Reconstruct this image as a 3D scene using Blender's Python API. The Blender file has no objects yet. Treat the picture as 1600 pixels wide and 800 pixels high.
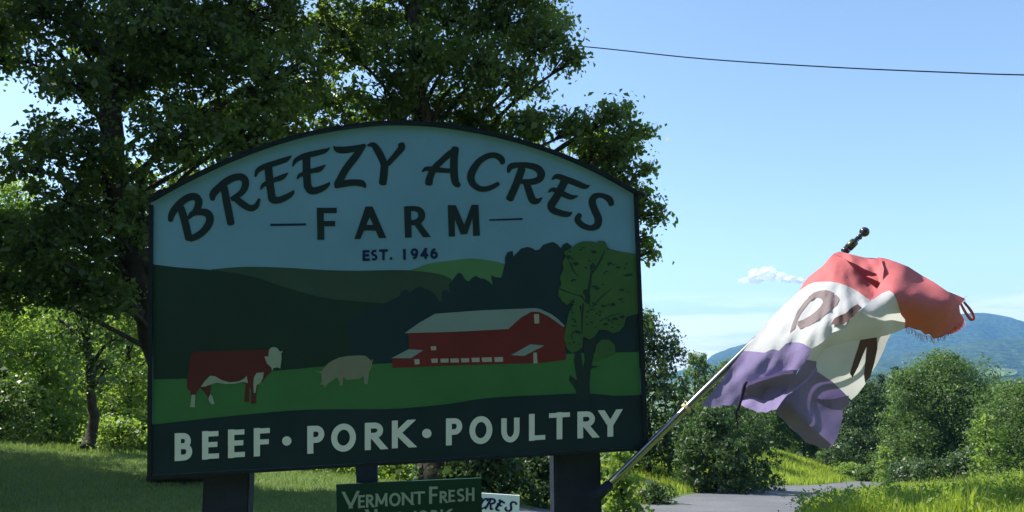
import bpy, bmesh, math, random
import numpy as np
from mathutils import Vector, Matrix
from mathutils.geometry import delaunay_2d_cdt

# ------------------------------------------------------------------ camera, world, sun, exposure
scene = bpy.context.scene
COL = scene.collection
FPX = 1256.0
PITCH = math.radians(8.0)
EYE = np.array([0.0, 0.0, 1.7])
CF = np.array([0, math.cos(PITCH), math.sin(PITCH)])
CU = np.array([0, -math.sin(PITCH), math.cos(PITCH)])
CX = np.array([1.0, 0, 0])

cam = bpy.data.cameras.new("camera")
cam.sensor_width = 36.0
cam.lens = 36.0 * FPX / 1600.0
cam.clip_start = 0.05
cam.clip_end = 30000
cam_ob = bpy.data.objects.new("camera", cam)
COL.objects.link(cam_ob)
cam_ob.location = EYE
cam_ob.rotation_euler = (math.pi / 2 + PITCH, 0, 0)
scene.camera = cam_ob

SUN_EL = math.radians(50)
SUN_AZ = math.radians(66)            # from +Y towards -X
SUN_DIR = Vector((-math.sin(SUN_AZ) * math.cos(SUN_EL), math.cos(SUN_AZ) * math.cos(SUN_EL), math.sin(SUN_EL)))
sun = bpy.data.lights.new("sun", 'SUN')
sun.energy = 4.8
sun.angle = math.radians(0.53)
sun.color = (1.0, 0.955, 0.88)
sun_ob = bpy.data.objects.new("sun", sun)
COL.objects.link(sun_ob)
sun_ob.rotation_euler = SUN_DIR.to_track_quat('Z', 'Y').to_euler()
sun_ob.location = (0, 0, 60)

world = bpy.data.worlds.new("World")
scene.world = world
world.use_nodes = True
wn, wl = world.node_tree.nodes, world.node_tree.links
wn.clear()
w_out = wn.new("ShaderNodeOutputWorld")
w_bg = wn.new("ShaderNodeBackground")
w_bg.inputs["Strength"].default_value = 0.108
w_sky = wn.new("ShaderNodeTexSky")
w_sky.sky_type = 'NISHITA'
w_sky.sun_disc = False
w_sky.sun_elevation = SUN_EL
w_sky.sun_rotation = -SUN_AZ
w_sky.altitude = 300
w_sky.air_density = 1.0
w_sky.dust_density = 0.6
w_sky.ozone_density = 1.2
# thin streaks of far cloud low over the horizon
w_tc = wn.new("ShaderNodeTexCoord")
w_map = wn.new("ShaderNodeMapping")
w_map.inputs["Scale"].default_value = (1.6, 1.6, 16.0)
w_map.inputs["Location"].default_value = (0.3, 0.0, 0.12)
w_noise = wn.new("ShaderNodeTexNoise")
w_noise.inputs["Scale"].default_value = 3.0
w_noise.inputs["Detail"].default_value = 5.0
w_noise.inputs["Roughness"].default_value = 0.55
w_r = wn.new("ShaderNodeMapRange")
w_r.interpolation_type = 'SMOOTHSTEP'
w_r.inputs["From Min"].default_value = 0.38
w_r.inputs["From Max"].default_value = 0.55
w_sep = wn.new("ShaderNodeSeparateXYZ")
w_b = wn.new("ShaderNodeMapRange")
w_b.interpolation_type = 'SMOOTHSTEP'
w_b.inputs["From Min"].default_value = 0.098
w_b.inputs["From Max"].default_value = 0.055
w_mul = wn.new("ShaderNodeMath"); w_mul.operation = 'MULTIPLY'
w_mul2 = wn.new("ShaderNodeMath"); w_mul2.operation = 'MULTIPLY'
w_mul2.inputs[1].default_value = 0.85
w_mix = wn.new("ShaderNodeMix"); w_mix.data_type = 'RGBA'
w_mix.inputs["B"].default_value = (7.4, 7.5, 7.7, 1)
wl.new(w_tc.outputs["Generated"], w_map.inputs["Vector"])
wl.new(w_map.outputs["Vector"], w_noise.inputs["Vector"])
wl.new(w_noise.outputs["Fac"], w_r.inputs["Value"])
wl.new(w_tc.outputs["Generated"], w_sep.inputs["Vector"])
wl.new(w_sep.outputs["Z"], w_b.inputs["Value"])
wl.new(w_r.outputs["Result"], w_mul.inputs[0])
wl.new(w_b.outputs["Result"], w_mul.inputs[1])
wl.new(w_mul.outputs[0], w_mul2.inputs[0])
wl.new(w_mul2.outputs[0], w_mix.inputs["Factor"])
w_tint = wn.new("ShaderNodeMix"); w_tint.data_type = 'RGBA'; w_tint.blend_type = 'MULTIPLY'
w_tint.inputs["Factor"].default_value = 1.0
w_tint.inputs["B"].default_value = (1.0, 1.015, 0.995, 1)
wl.new(w_sky.outputs["Color"], w_tint.inputs["A"])
wl.new(w_tint.outputs["Result"], w_mix.inputs["A"])
wl.new(w_mix.outputs["Result"], w_bg.inputs["Color"])
wl.new(w_bg.outputs["Background"], w_out.inputs["Surface"])

scene.view_settings.view_transform = 'Standard'
scene.view_settings.look = 'None'
scene.view_settings.exposure = 1.15
scene.view_settings.gamma = 1.0
scene.view_settings.use_curve_mapping = False
cy = scene.cycles
cy.use_denoising = True
cy.max_bounces = 7
cy.diffuse_bounces = 4
cy.glossy_bounces = 3
cy.transmission_bounces = 6
cy.volume_bounces = 1
cy.caustics_reflective = False
cy.caustics_refractive = False
cy.sample_clamp_indirect = 6.0

# ------------------------------------------------------------------ layout helpers
def ray(px, py):
    return CX * ((px - 800) / FPX) + CU * ((400 - py) / FPX) + CF

def W(px, py, d):
    """point of the place seen at photo pixel (px, py), d metres ahead of the camera"""
    return EYE + d * ray(px, py)

def az_slope(px, py):
    r = ray(px, py)
    return r[0] / r[1], -r[2] / r[1]

def tag(o, label=None, cat=None, group=None, kind=None):
    if label: o["label"] = label
    if cat: o["category"] = cat
    if group: o["group"] = group
    if kind: o["kind"] = kind
    return o

def thing(name, label, cat, loc, group=None):
    o = bpy.data.objects.new(name, None)
    o.empty_display_size = 0.2
    COL.objects.link(o)
    o.location = loc
    return tag(o, label, cat, group)

def np_mesh(name, verts, faces, mat, parent=None, smooth=False):
    """verts in world space; faces: list of arrays (n,k); origin goes to the parent's location"""
    verts = np.asarray(verts, dtype=np.float64)
    off = np.array(parent.location) if parent is not None else np.zeros(3)
    if parent is not None and parent.parent is not None:
        off = off + np.array(parent.parent.location)
    me = bpy.data.meshes.new(name)
    if not isinstance(faces, list):
        faces = [faces]
    faces = [np.asarray(f, dtype=np.int32) for f in faces if len(f)]
    nl = sum(f.size for f in faces); nf = sum(len(f) for f in faces)
    me.vertices.add(len(verts)); me.loops.add(nl); me.polygons.add(nf)
    me.vertices.foreach_set("co", (verts - off).astype(np.float32).ravel())
    me.loops.foreach_set("vertex_index", np.concatenate([f.ravel() for f in faces]))
    ls = []; s = 0
    for f in faces:
        k = f.shape[1]
        ls.append(np.arange(len(f)) * k + s); s += f.size
    me.polygons.foreach_set("loop_start", np.concatenate(ls).astype(np.int32))
    me.update(calc_edges=True)
    me.validate()
    if smooth:
        me.polygons.foreach_set("use_smooth", np.ones(len(me.polygons), dtype=bool))
    if mat is not None:
        me.materials.append(mat)
    o = bpy.data.objects.new(name, me)
    COL.objects.link(o)
    if parent is not None:
        o.parent = parent
    return o

def bm_obj(name, bm, mat, parent=None, smooth=False):
    bmesh.ops.recalc_face_normals(bm, faces=bm.faces)
    off = Vector((0, 0, 0))
    p = parent
    while p is not None:
        off += p.location; p = p.parent
    for v in bm.verts:
        v.co -= off
    me = bpy.data.meshes.new(name)
    bm.to_mesh(me); bm.free()
    if smooth:
        for p_ in me.polygons: p_.use_smooth = True
    me.materials.append(mat)
    o = bpy.data.objects.new(name, me)
    COL.objects.link(o)
    if parent is not None: o.parent = parent
    return o

def smooth_pts(P, n=6):
    """Catmull-Rom through rows of P"""
    P = np.asarray(P, float)
    if len(P) < 3: return P
    out = []
    Q = np.vstack([2 * P[0] - P[1], P, 2 * P[-1] - P[-2]])
    for i in range(1, len(Q) - 2):
        a, b, c, d = Q[i - 1], Q[i], Q[i + 1], Q[i + 2]
        for k in range(n):
            t = k / n
            out.append(0.5 * ((2 * b) + (c - a) * t + (2 * a - 5 * b + 4 * c - d) * t * t + (3 * b - a - 3 * c + d) * t ** 3))
    out.append(P[-1])
    return np.array(out)

def tube_np(pts, radii, sides=6):
    """verts, quads of a tapered tube with closed ends (ends are fans of quads collapsed)"""
    pts = np.asarray(pts, float); n = len(pts)
    t = np.gradient(pts, axis=0)
    t /= np.linalg.norm(t, axis=1)[:, None] + 1e-9
    ref = np.array([0.31, 0.17, 0.93])
    if abs(t.mean(0) @ ref) > 0.85 * np.linalg.norm(t.mean(0)): ref = np.array([1.0, 0.2, 0.1])
    a = np.cross(t, ref); a /= np.linalg.norm(a, axis=1)[:, None] + 1e-9
    b = np.cross(t, a)
    ang = np.arange(sides) * 2 * math.pi / sides
    ring = a[:, None, :] * np.cos(ang)[None, :, None] + b[:, None, :] * np.sin(ang)[None, :, None]
    V = (pts[:, None, :] + ring * np.asarray(radii, float)[:, None, None]).reshape(-1, 3)
    F = []
    for i in range(n - 1):
        for k in range(sides):
            k2 = (k + 1) % sides
            F.append((i * sides + k, i * sides + k2, (i + 1) * sides + k2, (i + 1) * sides + k))
    V = np.vstack([V, pts[0], pts[-1]])
    T = []
    for k in range(sides):
        k2 = (k + 1) % sides
        T.append((n * sides, k2, k))
        T.append((n * sides + 1, (n - 1) * sides + k, (n - 1) * sides + k2))
    return V, np.array(F), np.array(T)

class Acc:
    def __init__(s): s.v = []; s.q = []; s.t = []; s.n = 0
    def add(s, V, Q=None, T=None):
        s.v.append(np.asarray(V, float))
        if Q is not None and len(Q): s.q.append(np.asarray(Q) + s.n)
        if T is not None and len(T): s.t.append(np.asarray(T) + s.n)
        s.n += len(V)
    def tube(s, pts, radii, sides=6): s.add(*tube_np(pts, radii, sides))
    def build(s, name, mat, parent=None, smooth=False):
        f = []
        if s.q: f.append(np.concatenate(s.q))
        if s.t: f.append(np.concatenate(s.t))
        return np_mesh(name, np.concatenate(s.v), f, mat, parent, smooth)

# ------------------------------------------------------------------ materials
def new_mat(name):
    m = bpy.data.materials.new(name); m.use_nodes = True
    nt = m.node_tree; nt.nodes.clear()
    return m, nt.nodes, nt.links

def paint(name, col, rough=0.5, var=0.12, scale=6.0, metallic=0.0, bump=0.0, spec=0.12, bscale=None, fine=0.0):
    m, N, L = new_mat(name)
    out = N.new("ShaderNodeOutputMaterial"); p = N.new("ShaderNodeBsdfPrincipled")
    tc = N.new("ShaderNodeTexCoord"); no = N.new("ShaderNodeTexNoise")
    no.inputs["Scale"].default_value = scale; no.inputs["Detail"].default_value = 6
    no.inputs["Roughness"].default_value = 0.65
    mr = N.new("ShaderNodeMapRange")
    mr.inputs["From Min"].default_value = 0.3; mr.inputs["From Max"].default_value = 0.7
    mr.inputs["To Min"].default_value = 1 - var; mr.inputs["To Max"].default_value = 1 + var
    mx = N.new("ShaderNodeVectorMath"); mx.operation = 'SCALE'
    mx.inputs[0].default_value = col
    L.new(tc.outputs["Object"], no.inputs["Vector"]); L.new(no.outputs["Fac"], mr.inputs["Value"])
    L.new(mr.outputs["Result"], mx.inputs["Scale"]); L.new(mx.outputs["Vector"], p.inputs["Base Color"])
    p.inputs["Roughness"].default_value = rough; p.inputs["Metallic"].default_value = metallic
    p.inputs["Specular IOR Level"].default_value = spec
    if bump:
        nb = N.new("ShaderNodeTexNoise"); nb.inputs["Scale"].default_value = bscale or scale * 6
        nb.inputs["Detail"].default_value = 4
        b = N.new("ShaderNodeBump"); b.inputs["Strength"].default_value = bump; b.inputs["Distance"].default_value = 0.02
        L.new(tc.outputs["Object"], nb.inputs["Vector"]); L.new(nb.outputs["Fac"], b.inputs["Height"])
        L.new(b.outputs["Normal"], p.inputs["Normal"])
    L.new(p.outputs["BSDF"], out.inputs["Surface"])
    return m

def leaf_mat(name, c1, c2, trans, tw=0.45, rough=0.45, scale=0.6):
    """leaves: hue varies leaf by leaf and clump by clump, light passes through them"""
    m, N, L = new_mat(name)
    out = N.new("ShaderNodeOutputMaterial"); p = N.new("ShaderNodeBsdfPrincipled")
    tr = N.new("ShaderNodeBsdfTranslucent"); mix = N.new("ShaderNodeMixShader")
    g = N.new("ShaderNodeNewGeometry"); tc = N.new("ShaderNodeTexCoord")
    no = N.new("ShaderNodeTexNoise"); no.inputs["Scale"].default_value = scale; no.inputs["Detail"].default_value = 3
    add = N.new("ShaderNodeMath"); add.operation = 'ADD'
    mul = N.new("ShaderNodeMath"); mul.operation = 'MULTIPLY'; mul.inputs[1].default_value = 0.55
    sub = N.new("ShaderNodeMath"); sub.operation = 'SUBTRACT'; sub.inputs[1].default_value = 0.08
    cm = N.new("ShaderNodeMix"); cm.data_type = 'RGBA'
    cm.inputs["A"].default_value = (*c1, 1); cm.inputs["B"].default_value = (*c2, 1)
    tm = N.new("ShaderNodeMix"); tm.data_type = 'RGBA'; tm.blend_type = 'MULTIPLY'
    tm.inputs["Factor"].default_value = 1.0
    tm.inputs["B"].default_value = (*trans, 1)
    L.new(tc.outputs["Object"], no.inputs["Vector"])
    L.new(g.outputs["Random Per Island"], mul.inputs[0])
    L.new(no.outputs["Fac"], add.inputs[0]); L.new(mul.outputs[0], add.inputs[1])
    L.new(add.outputs[0], sub.inputs[0])
    L.new(sub.outputs[0], cm.inputs["Factor"])
    L.new(cm.outputs["Result"], p.inputs["Base Color"])
    L.new(cm.outputs["Result"], tm.inputs["A"])
    L.new(tm.outputs["Result"], tr.inputs["Color"])
    p.inputs["Roughness"].default_value = rough; p.inputs["Specular IOR Level"].default_value = 0.35
    mix.inputs[0].default_value = tw
    L.new(p.outputs["BSDF"], mix.inputs[1]); L.new(tr.outputs["BSDF"], mix.inputs[2])
    L.new(mix.outputs["Shader"], out.inputs["Surface"])
    return m

def cloth_mat(name, col, tcol, tw=0.5, wear=0.1):
    m, N, L = new_mat(name)
    out = N.new("ShaderNodeOutputMaterial"); p = N.new("ShaderNodeBsdfPrincipled")
    tr = N.new("ShaderNodeBsdfTranslucent"); mix = N.new("ShaderNodeMixShader")
    tc = N.new("ShaderNodeTexCoord"); no = N.new("ShaderNodeTexNoise")
    no.inputs["Scale"].default_value = 9; no.inputs["Detail"].default_value = 7
    mr = N.new("ShaderNodeMapRange"); mr.inputs["From Min"].default_value = 0.3; mr.inputs["From Max"].default_value = 0.7
    mr.inputs["To Min"].default_value = 1 - wear; mr.inputs["To Max"].default_value = 1 + wear * 0.6
    s1 = N.new("ShaderNodeVectorMath"); s1.operation = 'SCALE'; s1.inputs[0].default_value = col
    s2 = N.new("ShaderNodeVectorMath"); s2.operation = 'SCALE'; s2.inputs[0].default_value = tcol
    wv = N.new("ShaderNodeTexNoise"); wv.inputs["Scale"].default_value = 55; wv.inputs["Detail"].default_value = 3
    bp = N.new("ShaderNodeBump"); bp.inputs["Strength"].default_value = 0.25; bp.inputs["Distance"].default_value = 0.006
    L.new(tc.outputs["Object"], wv.inputs["Vector"]); L.new(wv.outputs["Fac"], bp.inputs["Height"])
    L.new(bp.outputs["Normal"], p.inputs["Normal"]); L.new(bp.outputs["Normal"], tr.inputs["Normal"])
    L.new(tc.outputs["Object"], no.inputs["Vector"]); L.new(no.outputs["Fac"], mr.inputs["Value"])
    L.new(mr.outputs["Result"], s1.inputs["Scale"]); L.new(mr.outputs["Result"], s2.inputs["Scale"])
    L.new(s1.outputs["Vector"], p.inputs["Base Color"]); L.new(s2.outputs["Vector"], tr.inputs["Color"])
    p.inputs["Roughness"].default_value = 0.8; p.inputs["Specular IOR Level"].default_value = 0.15
    mix.inputs[0].default_value = tw
    L.new(p.outputs["BSDF"], mix.inputs[1]); L.new(tr.outputs["BSDF"], mix.inputs[2])
    L.new(mix.outputs["Shader"], out.inputs["Surface"])
    return m

def ground_mat(name, cols, scales, bump=0.4, rough=0.95, bdist=0.05):
    """two noises blend three earthy colours"""
    m, N, L = new_mat(name)
    out = N.new("ShaderNodeOutputMaterial"); p = N.new("ShaderNodeBsdfPrincipled")
    tc = N.new("ShaderNodeTexCoord")
    n1 = N.new("ShaderNodeTexNoise"); n1.inputs["Scale"].default_value = scales[0]; n1.inputs["Detail"].default_value = 6
    n2 = N.new("ShaderNodeTexNoise"); n2.inputs["Scale"].default_value = scales[1]; n2.inputs["Detail"].default_value = 5
    r1 = N.new("ShaderNodeMapRange"); r1.inputs["From Min"].default_value = 0.38; r1.inputs["From Max"].default_value = 0.62
    r2 = N.new("ShaderNodeMapRange"); r2.inputs["From Min"].default_value = 0.42; r2.inputs["From Max"].default_value = 0.66
    a = N.new("ShaderNodeMix"); a.data_type = 'RGBA'; b = N.new("ShaderNodeMix"); b.data_type = 'RGBA'
    a.inputs["A"].default_value = (*cols[0], 1); a.inputs["B"].default_value = (*cols[1], 1)
    b.inputs["B"].default_value = (*cols[2], 1)
    for n in (n1, n2): L.new(tc.outputs["Object"], n.inputs["Vector"])
    L.new(n1.outputs["Fac"], r1.inputs["Value"]); L.new(n2.outputs["Fac"], r2.inputs["Value"])
    L.new(r1.outputs["Result"], a.inputs["Factor"]); L.new(a.outputs["Result"], b.inputs["A"])
    L.new(r2.outputs["Result"], b.inputs["Factor"]); L.new(b.outputs["Result"], p.inputs["Base Color"])
    bp = N.new("ShaderNodeBump"); bp.inputs["Strength"].default_value = bump; bp.inputs["Distance"].default_value = bdist
    L.new(n2.outputs["Fac"], bp.inputs["Height"]); L.new(bp.outputs["Normal"], p.inputs["Normal"])
    p.inputs["Roughness"].default_value = rough; p.inputs["Specular IOR Level"].default_value = 0.2
    L.new(p.outputs["BSDF"], out.inputs["Surface"])
    return m

M = {}
M['sky_blue'] = paint('sign_sky_paint', (0.135, 0.275, 0.44), 0.45, 0.07, 3)
M['navy'] = paint('sign_navy_paint', (0.013, 0.028, 0.042), 0.5, 0.15, 4)
M['navy_text'] = paint('sign_navy_letter_paint', (0.014, 0.026, 0.034), 0.5, 0.12, 5)
M['blue_text'] = paint('sign_blue_letter_paint', (0.009, 0.02, 0.085), 0.5, 0.1, 5)
M['frame'] = paint('sign_frame_paint', (0.012, 0.018, 0.03), 0.4, 0.2, 9, bump=0.2)
M['hill_dark'] = paint('hill_dark_paint', (0.0151, 0.0346, 0.0317), 0.55, 0.1, 3)
M['hill_mid'] = paint('hill_mid_paint', (0.0331, 0.0634, 0.0540), 0.55, 0.1, 3)
M['hill_light'] = paint('hill_light_paint', (0.0720, 0.1800, 0.0936), 0.55, 0.1, 3)
M['wood_dark'] = paint('treeline_paint', (0.014, 0.032, 0.046), 0.55, 0.1, 3)
M['pasture'] = paint('pasture_paint', (0.042, 0.14, 0.058), 0.55, 0.1, 3)
M['cow_red'] = paint('cow_red_paint', (0.0828, 0.0230, 0.0274), 0.55, 0.1, 6)
M['cow_white'] = paint('cow_white_paint', (0.2304, 0.2880, 0.2664), 0.55, 0.1, 6)
M['pig'] = paint('pig_paint', (0.1728, 0.1872, 0.1548), 0.55, 0.1, 6)
M['barn_red'] = paint('barn_red_paint', (0.125, 0.024, 0.028), 0.55, 0.1, 5)
M['roof'] = paint('barn_roof_paint', (0.1728, 0.2412, 0.2736), 0.5, 0.06, 4)
M['barn_trim'] = paint('barn_window_paint', (0.3024, 0.3096, 0.3024), 0.5, 0.06, 5)
M['tree_green'] = paint('painted_tree_green', (0.0446, 0.1044, 0.0446), 0.55, 0.12, 5)
M['tree_dark'] = paint('painted_tree_dark', (0.017, 0.036, 0.04), 0.55, 0.1, 5)
M['letter_white'] = paint('letter_white_paint', (0.60, 0.64, 0.68), 0.5, 0.05, 8)
M['post'] = paint('post_paint', (0.018, 0.024, 0.042), 0.6, 0.25, 7, bump=0.3)
M['net_green'] = paint('network_sign_green', (0.0130, 0.0446, 0.0324), 0.5, 0.1, 5)
M['net_text'] = paint('network_sign_letters', (0.3024, 0.3744, 0.3312), 0.5, 0.06, 8)
M['white_board'] = paint('white_board_paint', (0.72, 0.8, 0.82), 0.5, 0.05, 6)
M['stake'] = paint('weathered_stake', (0.17, 0.165, 0.165), 0.8, 0.25, 10, bump=0.5)
M['pole'] = paint('pole_metal', (0.27, 0.26, 0.24), 0.26, 0.15, 12, metallic=1.0)
M['pole_dark'] = paint('pole_black', (0.02, 0.02, 0.025), 0.22, 0.2, 12, spec=0.7)
M['brass'] = paint('pole_ring_olive', (0.09, 0.088, 0.06), 0.35, 0.2, 12, metallic=0.6)
M['cord'] = paint('cream_cord', (0.52, 0.43, 0.28), 0.9, 0.2, 40)
M['dark_cord'] = paint('dark_cord', (0.03, 0.025, 0.05), 0.9, 0.2, 40)
M['wire'] = paint('wire_black', (0.02, 0.022, 0.025), 0.5, 0.1, 5)
M['bark'] = paint('bark', (0.05, 0.043, 0.036), 0.9, 0.45, 5, bump=0.9, bscale=18)
M['bark_light'] = paint('bark_light', (0.12, 0.105, 0.085), 0.9, 0.4, 6, bump=0.8, bscale=22)
M['red'] = cloth_mat('flag_red', (0.55, 0.15, 0.155), (0.44, 0.075, 0.075), 0.18)
M['white'] = cloth_mat('flag_white', (0.60, 0.60, 0.63), (0.56, 0.56, 0.54), 0.42, 0.06)
M['purple'] = cloth_mat('flag_purple', (0.27, 0.22, 0.41), (0.14, 0.105, 0.25), 0.3)
M['brown'] = cloth_mat('flag_letter_brown', (0.11, 0.07, 0.065), (0.03, 0.02, 0.02), 0.2)
M['taupe'] = cloth_mat('flag_letter_taupe', (0.25, 0.20, 0.205), (0.12, 0.09, 0.09), 0.3)
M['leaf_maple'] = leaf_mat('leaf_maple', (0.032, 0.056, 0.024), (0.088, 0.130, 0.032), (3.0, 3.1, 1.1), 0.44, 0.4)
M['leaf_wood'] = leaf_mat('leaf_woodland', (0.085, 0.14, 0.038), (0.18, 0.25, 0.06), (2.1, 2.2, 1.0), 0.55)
M['leaf_mid'] = leaf_mat('leaf_midgreen', (0.042, 0.084, 0.028), (0.095, 0.15, 0.04), (1.8, 1.9, 1.0), 0.42)
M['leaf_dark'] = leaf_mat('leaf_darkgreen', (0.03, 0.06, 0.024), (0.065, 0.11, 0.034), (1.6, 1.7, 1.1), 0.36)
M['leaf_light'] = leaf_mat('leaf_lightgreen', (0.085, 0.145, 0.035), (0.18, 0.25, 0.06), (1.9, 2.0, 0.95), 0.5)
M['needle'] = leaf_mat('leaf_needles', (0.014, 0.034, 0.020), (0.03, 0.058, 0.028), (1.2, 1.2, 1.0), 0.15)
M['grass'] = leaf_mat('grass_blades', (0.14, 0.22, 0.03), (0.30, 0.36, 0.065), (1.7, 1.7, 0.9), 0.5, 0.5, 0.9)
M['straw'] = leaf_mat('dry_stalks', (0.20, 0.20, 0.08), (0.34, 0.30, 0.14), (1.2, 1.2, 0.9), 0.25, 0.6, 0.9)
M['lawn'] = leaf_mat('lawn_blades', (0.11, 0.19, 0.055), (0.18, 0.25, 0.075), (1.4, 1.4, 0.9), 0.35, 0.5, 0.7)
M['ground'] = ground_mat('ground_turf', [(0.07, 0.12, 0.034), (0.105, 0.155, 0.042), (0.125, 0.145, 0.055)], (0.35, 7.0))
M['asphalt'] = ground_mat('road_asphalt', [(0.115, 0.118, 0.126), (0.15, 0.152, 0.158), (0.088, 0.09, 0.096)], (0.5, 28.0), 0.25, 0.8)
M['forest'] = ground_mat('mountain_forest', [(0.03, 0.055, 0.026), (0.055, 0.085, 0.036), (0.012, 0.024, 0.016)], (0.005, 0.045), 1.0, 0.95, 22.0)
M['field'] = ground_mat('far_field', [(0.10, 0.14, 0.045), (0.13, 0.165, 0.055), (0.09, 0.12, 0.045)], (0.01, 0.05), 0.2)

# ------------------------------------------------------------------ terrain
GP = [(-400, 672, 19), (0, 700, 17), (230, 720, 16.5), (450, 744, 15.5), (600, 762, 15), (780, 786, 14),
      (300, 800, 10.2), (0, 800, 9.8), (-400, 800, 9.6), (600, 810, 10.2), (820, 806, 12),
      (-500, 620, 36), (0, 668, 30), (230, 692, 30), (450, 714, 30), (700, 730, 30), (0, 640, 60), (400, 680, 60),
      (960, 806, 17), (1100, 800, 19.5), (1240, 806, 17), (1085, 772, 27), (1200, 765, 33), (1300, 757.5, 45), (1390, 753, 58),
      (1150, 786, 23), (1240, 775, 29), (1010, 790, 22), (1500, 750, 70), (1020, 780, 24), (1045, 774, 27),
      (1300, 806, 9.5), (1600, 800, 9.5), (2000, 800, 9.5), (1275, 800, 13.5), (1340, 787, 15), (1450, 776, 16), (1600, 757, 15),
      (2000, 700, 16), (1345, 786, 22), (1450, 778, 26), (1600, 766, 28), (1450, 760, 45), (1600, 750, 45), (2000, 730, 40),
      (1020, 712, 46), (1015, 740, 34), (1045, 768, 29), (950, 720, 40), (1000, 697, 70), (1120, 768, 30), (1190, 764, 36),
      (1215, 712, 62), (1265, 735, 60), (1295, 751, 56), (1240, 757, 50), (1180, 700, 75), (1350, 745, 75), (1450, 742, 90), (1600, 735, 90),
      (0, 640, 120), (800, 700, 120), (1200, 705, 130), (1600, 720, 130), (2200, 720, 120), (-600, 600, 120),
      (800, 690, 400), (1600, 690, 400), (0, 640, 400)]
_c = []
for (x_, y_, d_) in GP:
    a_, s_ = az_slope(x_, y_)
    _c.append((a_ * 3.0, math.log(d_), s_))
_c = np.array(_c)
def _phi(r): return r
_A = np.sqrt(((_c[:, None, :2] - _c[None, :, :2]) ** 2).sum(-1))
_n = len(_c)
_K = np.zeros((_n + 3, _n + 3)); _K[:_n, :_n] = _A - 0.02 * np.eye(_n)
_K[:_n, _n] = 1; _K[:_n, _n + 1:] = _c[:, :2]; _K[_n:, :_n] = _K[:_n, _n:].T
_wt = np.linalg.solve(_K, np.concatenate([_c[:, 2], np.zeros(3)]))

def sstep(x, a, b):
    t = np.clip((x - a) / (b - a), 0, 1); return t * t * (3 - 2 * t)

def ground_z0(x, y):
    x = np.atleast_1d(np.asarray(x, float)); y = np.atleast_1d(np.asarray(y, float))
    D = np.clip(y, 9.0, 500.0)
    q = np.stack([np.clip(x / np.maximum(y, 9.0), -0.9, 1.1) * 3.0, np.log(D)], -1)
    out = np.empty(len(x))
    for i in range(0, len(x), 20000):
        qq = q[i:i + 20000]
        r = np.sqrt(((qq[:, None, :] - _c[None, :, :2]) ** 2).sum(-1))
        out[i:i + 20000] = r @ _wt[:_n] + _wt[_n] + qq @ _wt[_n + 1:]
    s = np.clip(out, -0.05, 0.2)
    z = 1.7 - D * s
    z = np.clip(z, -42, 20)
    near = sstep(y, 6.0, 9.5)
    return z * near
# road centreline
RC_PX = [(900, 960, 9.0), (985, 880, 12.5), (1060, 830, 16), (1113, 800, 19.5), (1165, 783, 25), (1240, 769, 34), (1335, 758.5, 47), (1425, 753, 61), (1560, 749, 82), (1750, 745, 110)]
RC = []
for (x_, y_, d_) in RC_PX:
    a_, s_ = az_slope(x_, y_)
    RC.append((a_ * d_, d_))
RC = smooth_pts(np.array(RC), 14)
ROAD_HW = 2.15
def road_dist(x, y):
    P = np.stack([x, y], -1)
    d = np.full(len(P), 1e9)
    for i in range(0, len(P), 20000):
        d[i:i + 20000] = np.sqrt(((P[i:i + 20000, None, :] - RC[None]) ** 2).sum(-1)).min(1)
    return d
def ground_z(x, y):
    x = np.atleast_1d(np.asarray(x, float)); y = np.atleast_1d(np.asarray(y, float))
    z = ground_z0(x, y)
    d = road_dist(x, y)
    return z - 0.14 * (1 - sstep(d, ROAD_HW - 0.5, ROAD_HW + 0.25))
def gz(x, y): return float(ground_z([x], [y])[0])
def on_ground(px, d, dz=0.0):
    """ground point straight below photo column px at depth d along the view"""
    x = d * (px - 800) / FPX
    y = d / math.cos(PITCH) * 1.0
    y = d
    x = x * 1.0
    return np.array([x, y, gz(x, y) + dz])

ys = np.concatenate([np.linspace(-80, 0, 12)[:-1], np.linspace(0, 8, 14)[:-1], np.exp(np.linspace(math.log(8), math.log(90), 190))[:-1], np.exp(np.linspace(math.log(90), math.log(5200), 50))])
us = np.linspace(-1, 1, 300)
us = 0.75 * us + 0.25 * us ** 3
XX = np.stack([us * (1.15 * max(abs(y), 0) + 22) for y in ys]); YY = np.repeat(ys[:, None], len(us), 1)
ZZ = ground_z(XX.ravel(), YY.ravel()).reshape(XX.shape)
_rng = np.random.default_rng(3)
nr, nc = XX.shape
idx = np.arange(nr * nc).reshape(nr, nc)
Q = np.stack([idx[:-1, :-1], idx[:-1, 1:], idx[1:, 1:], idx[1:, :-1]], -1).reshape(-1, 4)
g = np_mesh('ground', np.stack([XX, YY, ZZ], -1).reshape(-1, 3), Q, M['ground'], smooth=True)
tag(g, kind='structure')
# road sheet
tn = np.gradient(RC, axis=0); tn /= np.linalg.norm(tn, axis=1)[:, None]
nn = np.stack([tn[:, 1], -tn[:, 0]], -1)
offs = np.linspace(-1, 1, 11)
rv = []
for k, o_ in enumerate(offs):
    wob = 0.12 * np.sin(np.arange(len(RC)) * 1.7 + o_ * 9) * (abs(o_) > 0.95)
    P = RC + nn * (o_ * ROAD_HW + wob * np.sign(o_))[:, None]
    z = ground_z0(P[:, 0], P[:, 1]) + 0.02 - 0.05 * o_ * o_
    rv.append(np.stack([P[:, 0], P[:, 1], z], -1))
rv = np.stack(rv, 1); n0, n1 = rv.shape[:2]
ri = np.arange(n0 * n1).reshape(n0, n1)
rq = np.stack([ri[:-1, :-1], ri[:-1, 1:], ri[1:, 1:], ri[1:, :-1]], -1).reshape(-1, 4)
tag(np_mesh('road', rv.reshape(-1, 3), rq, M['asphalt'], smooth=True), kind='structure')

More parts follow.
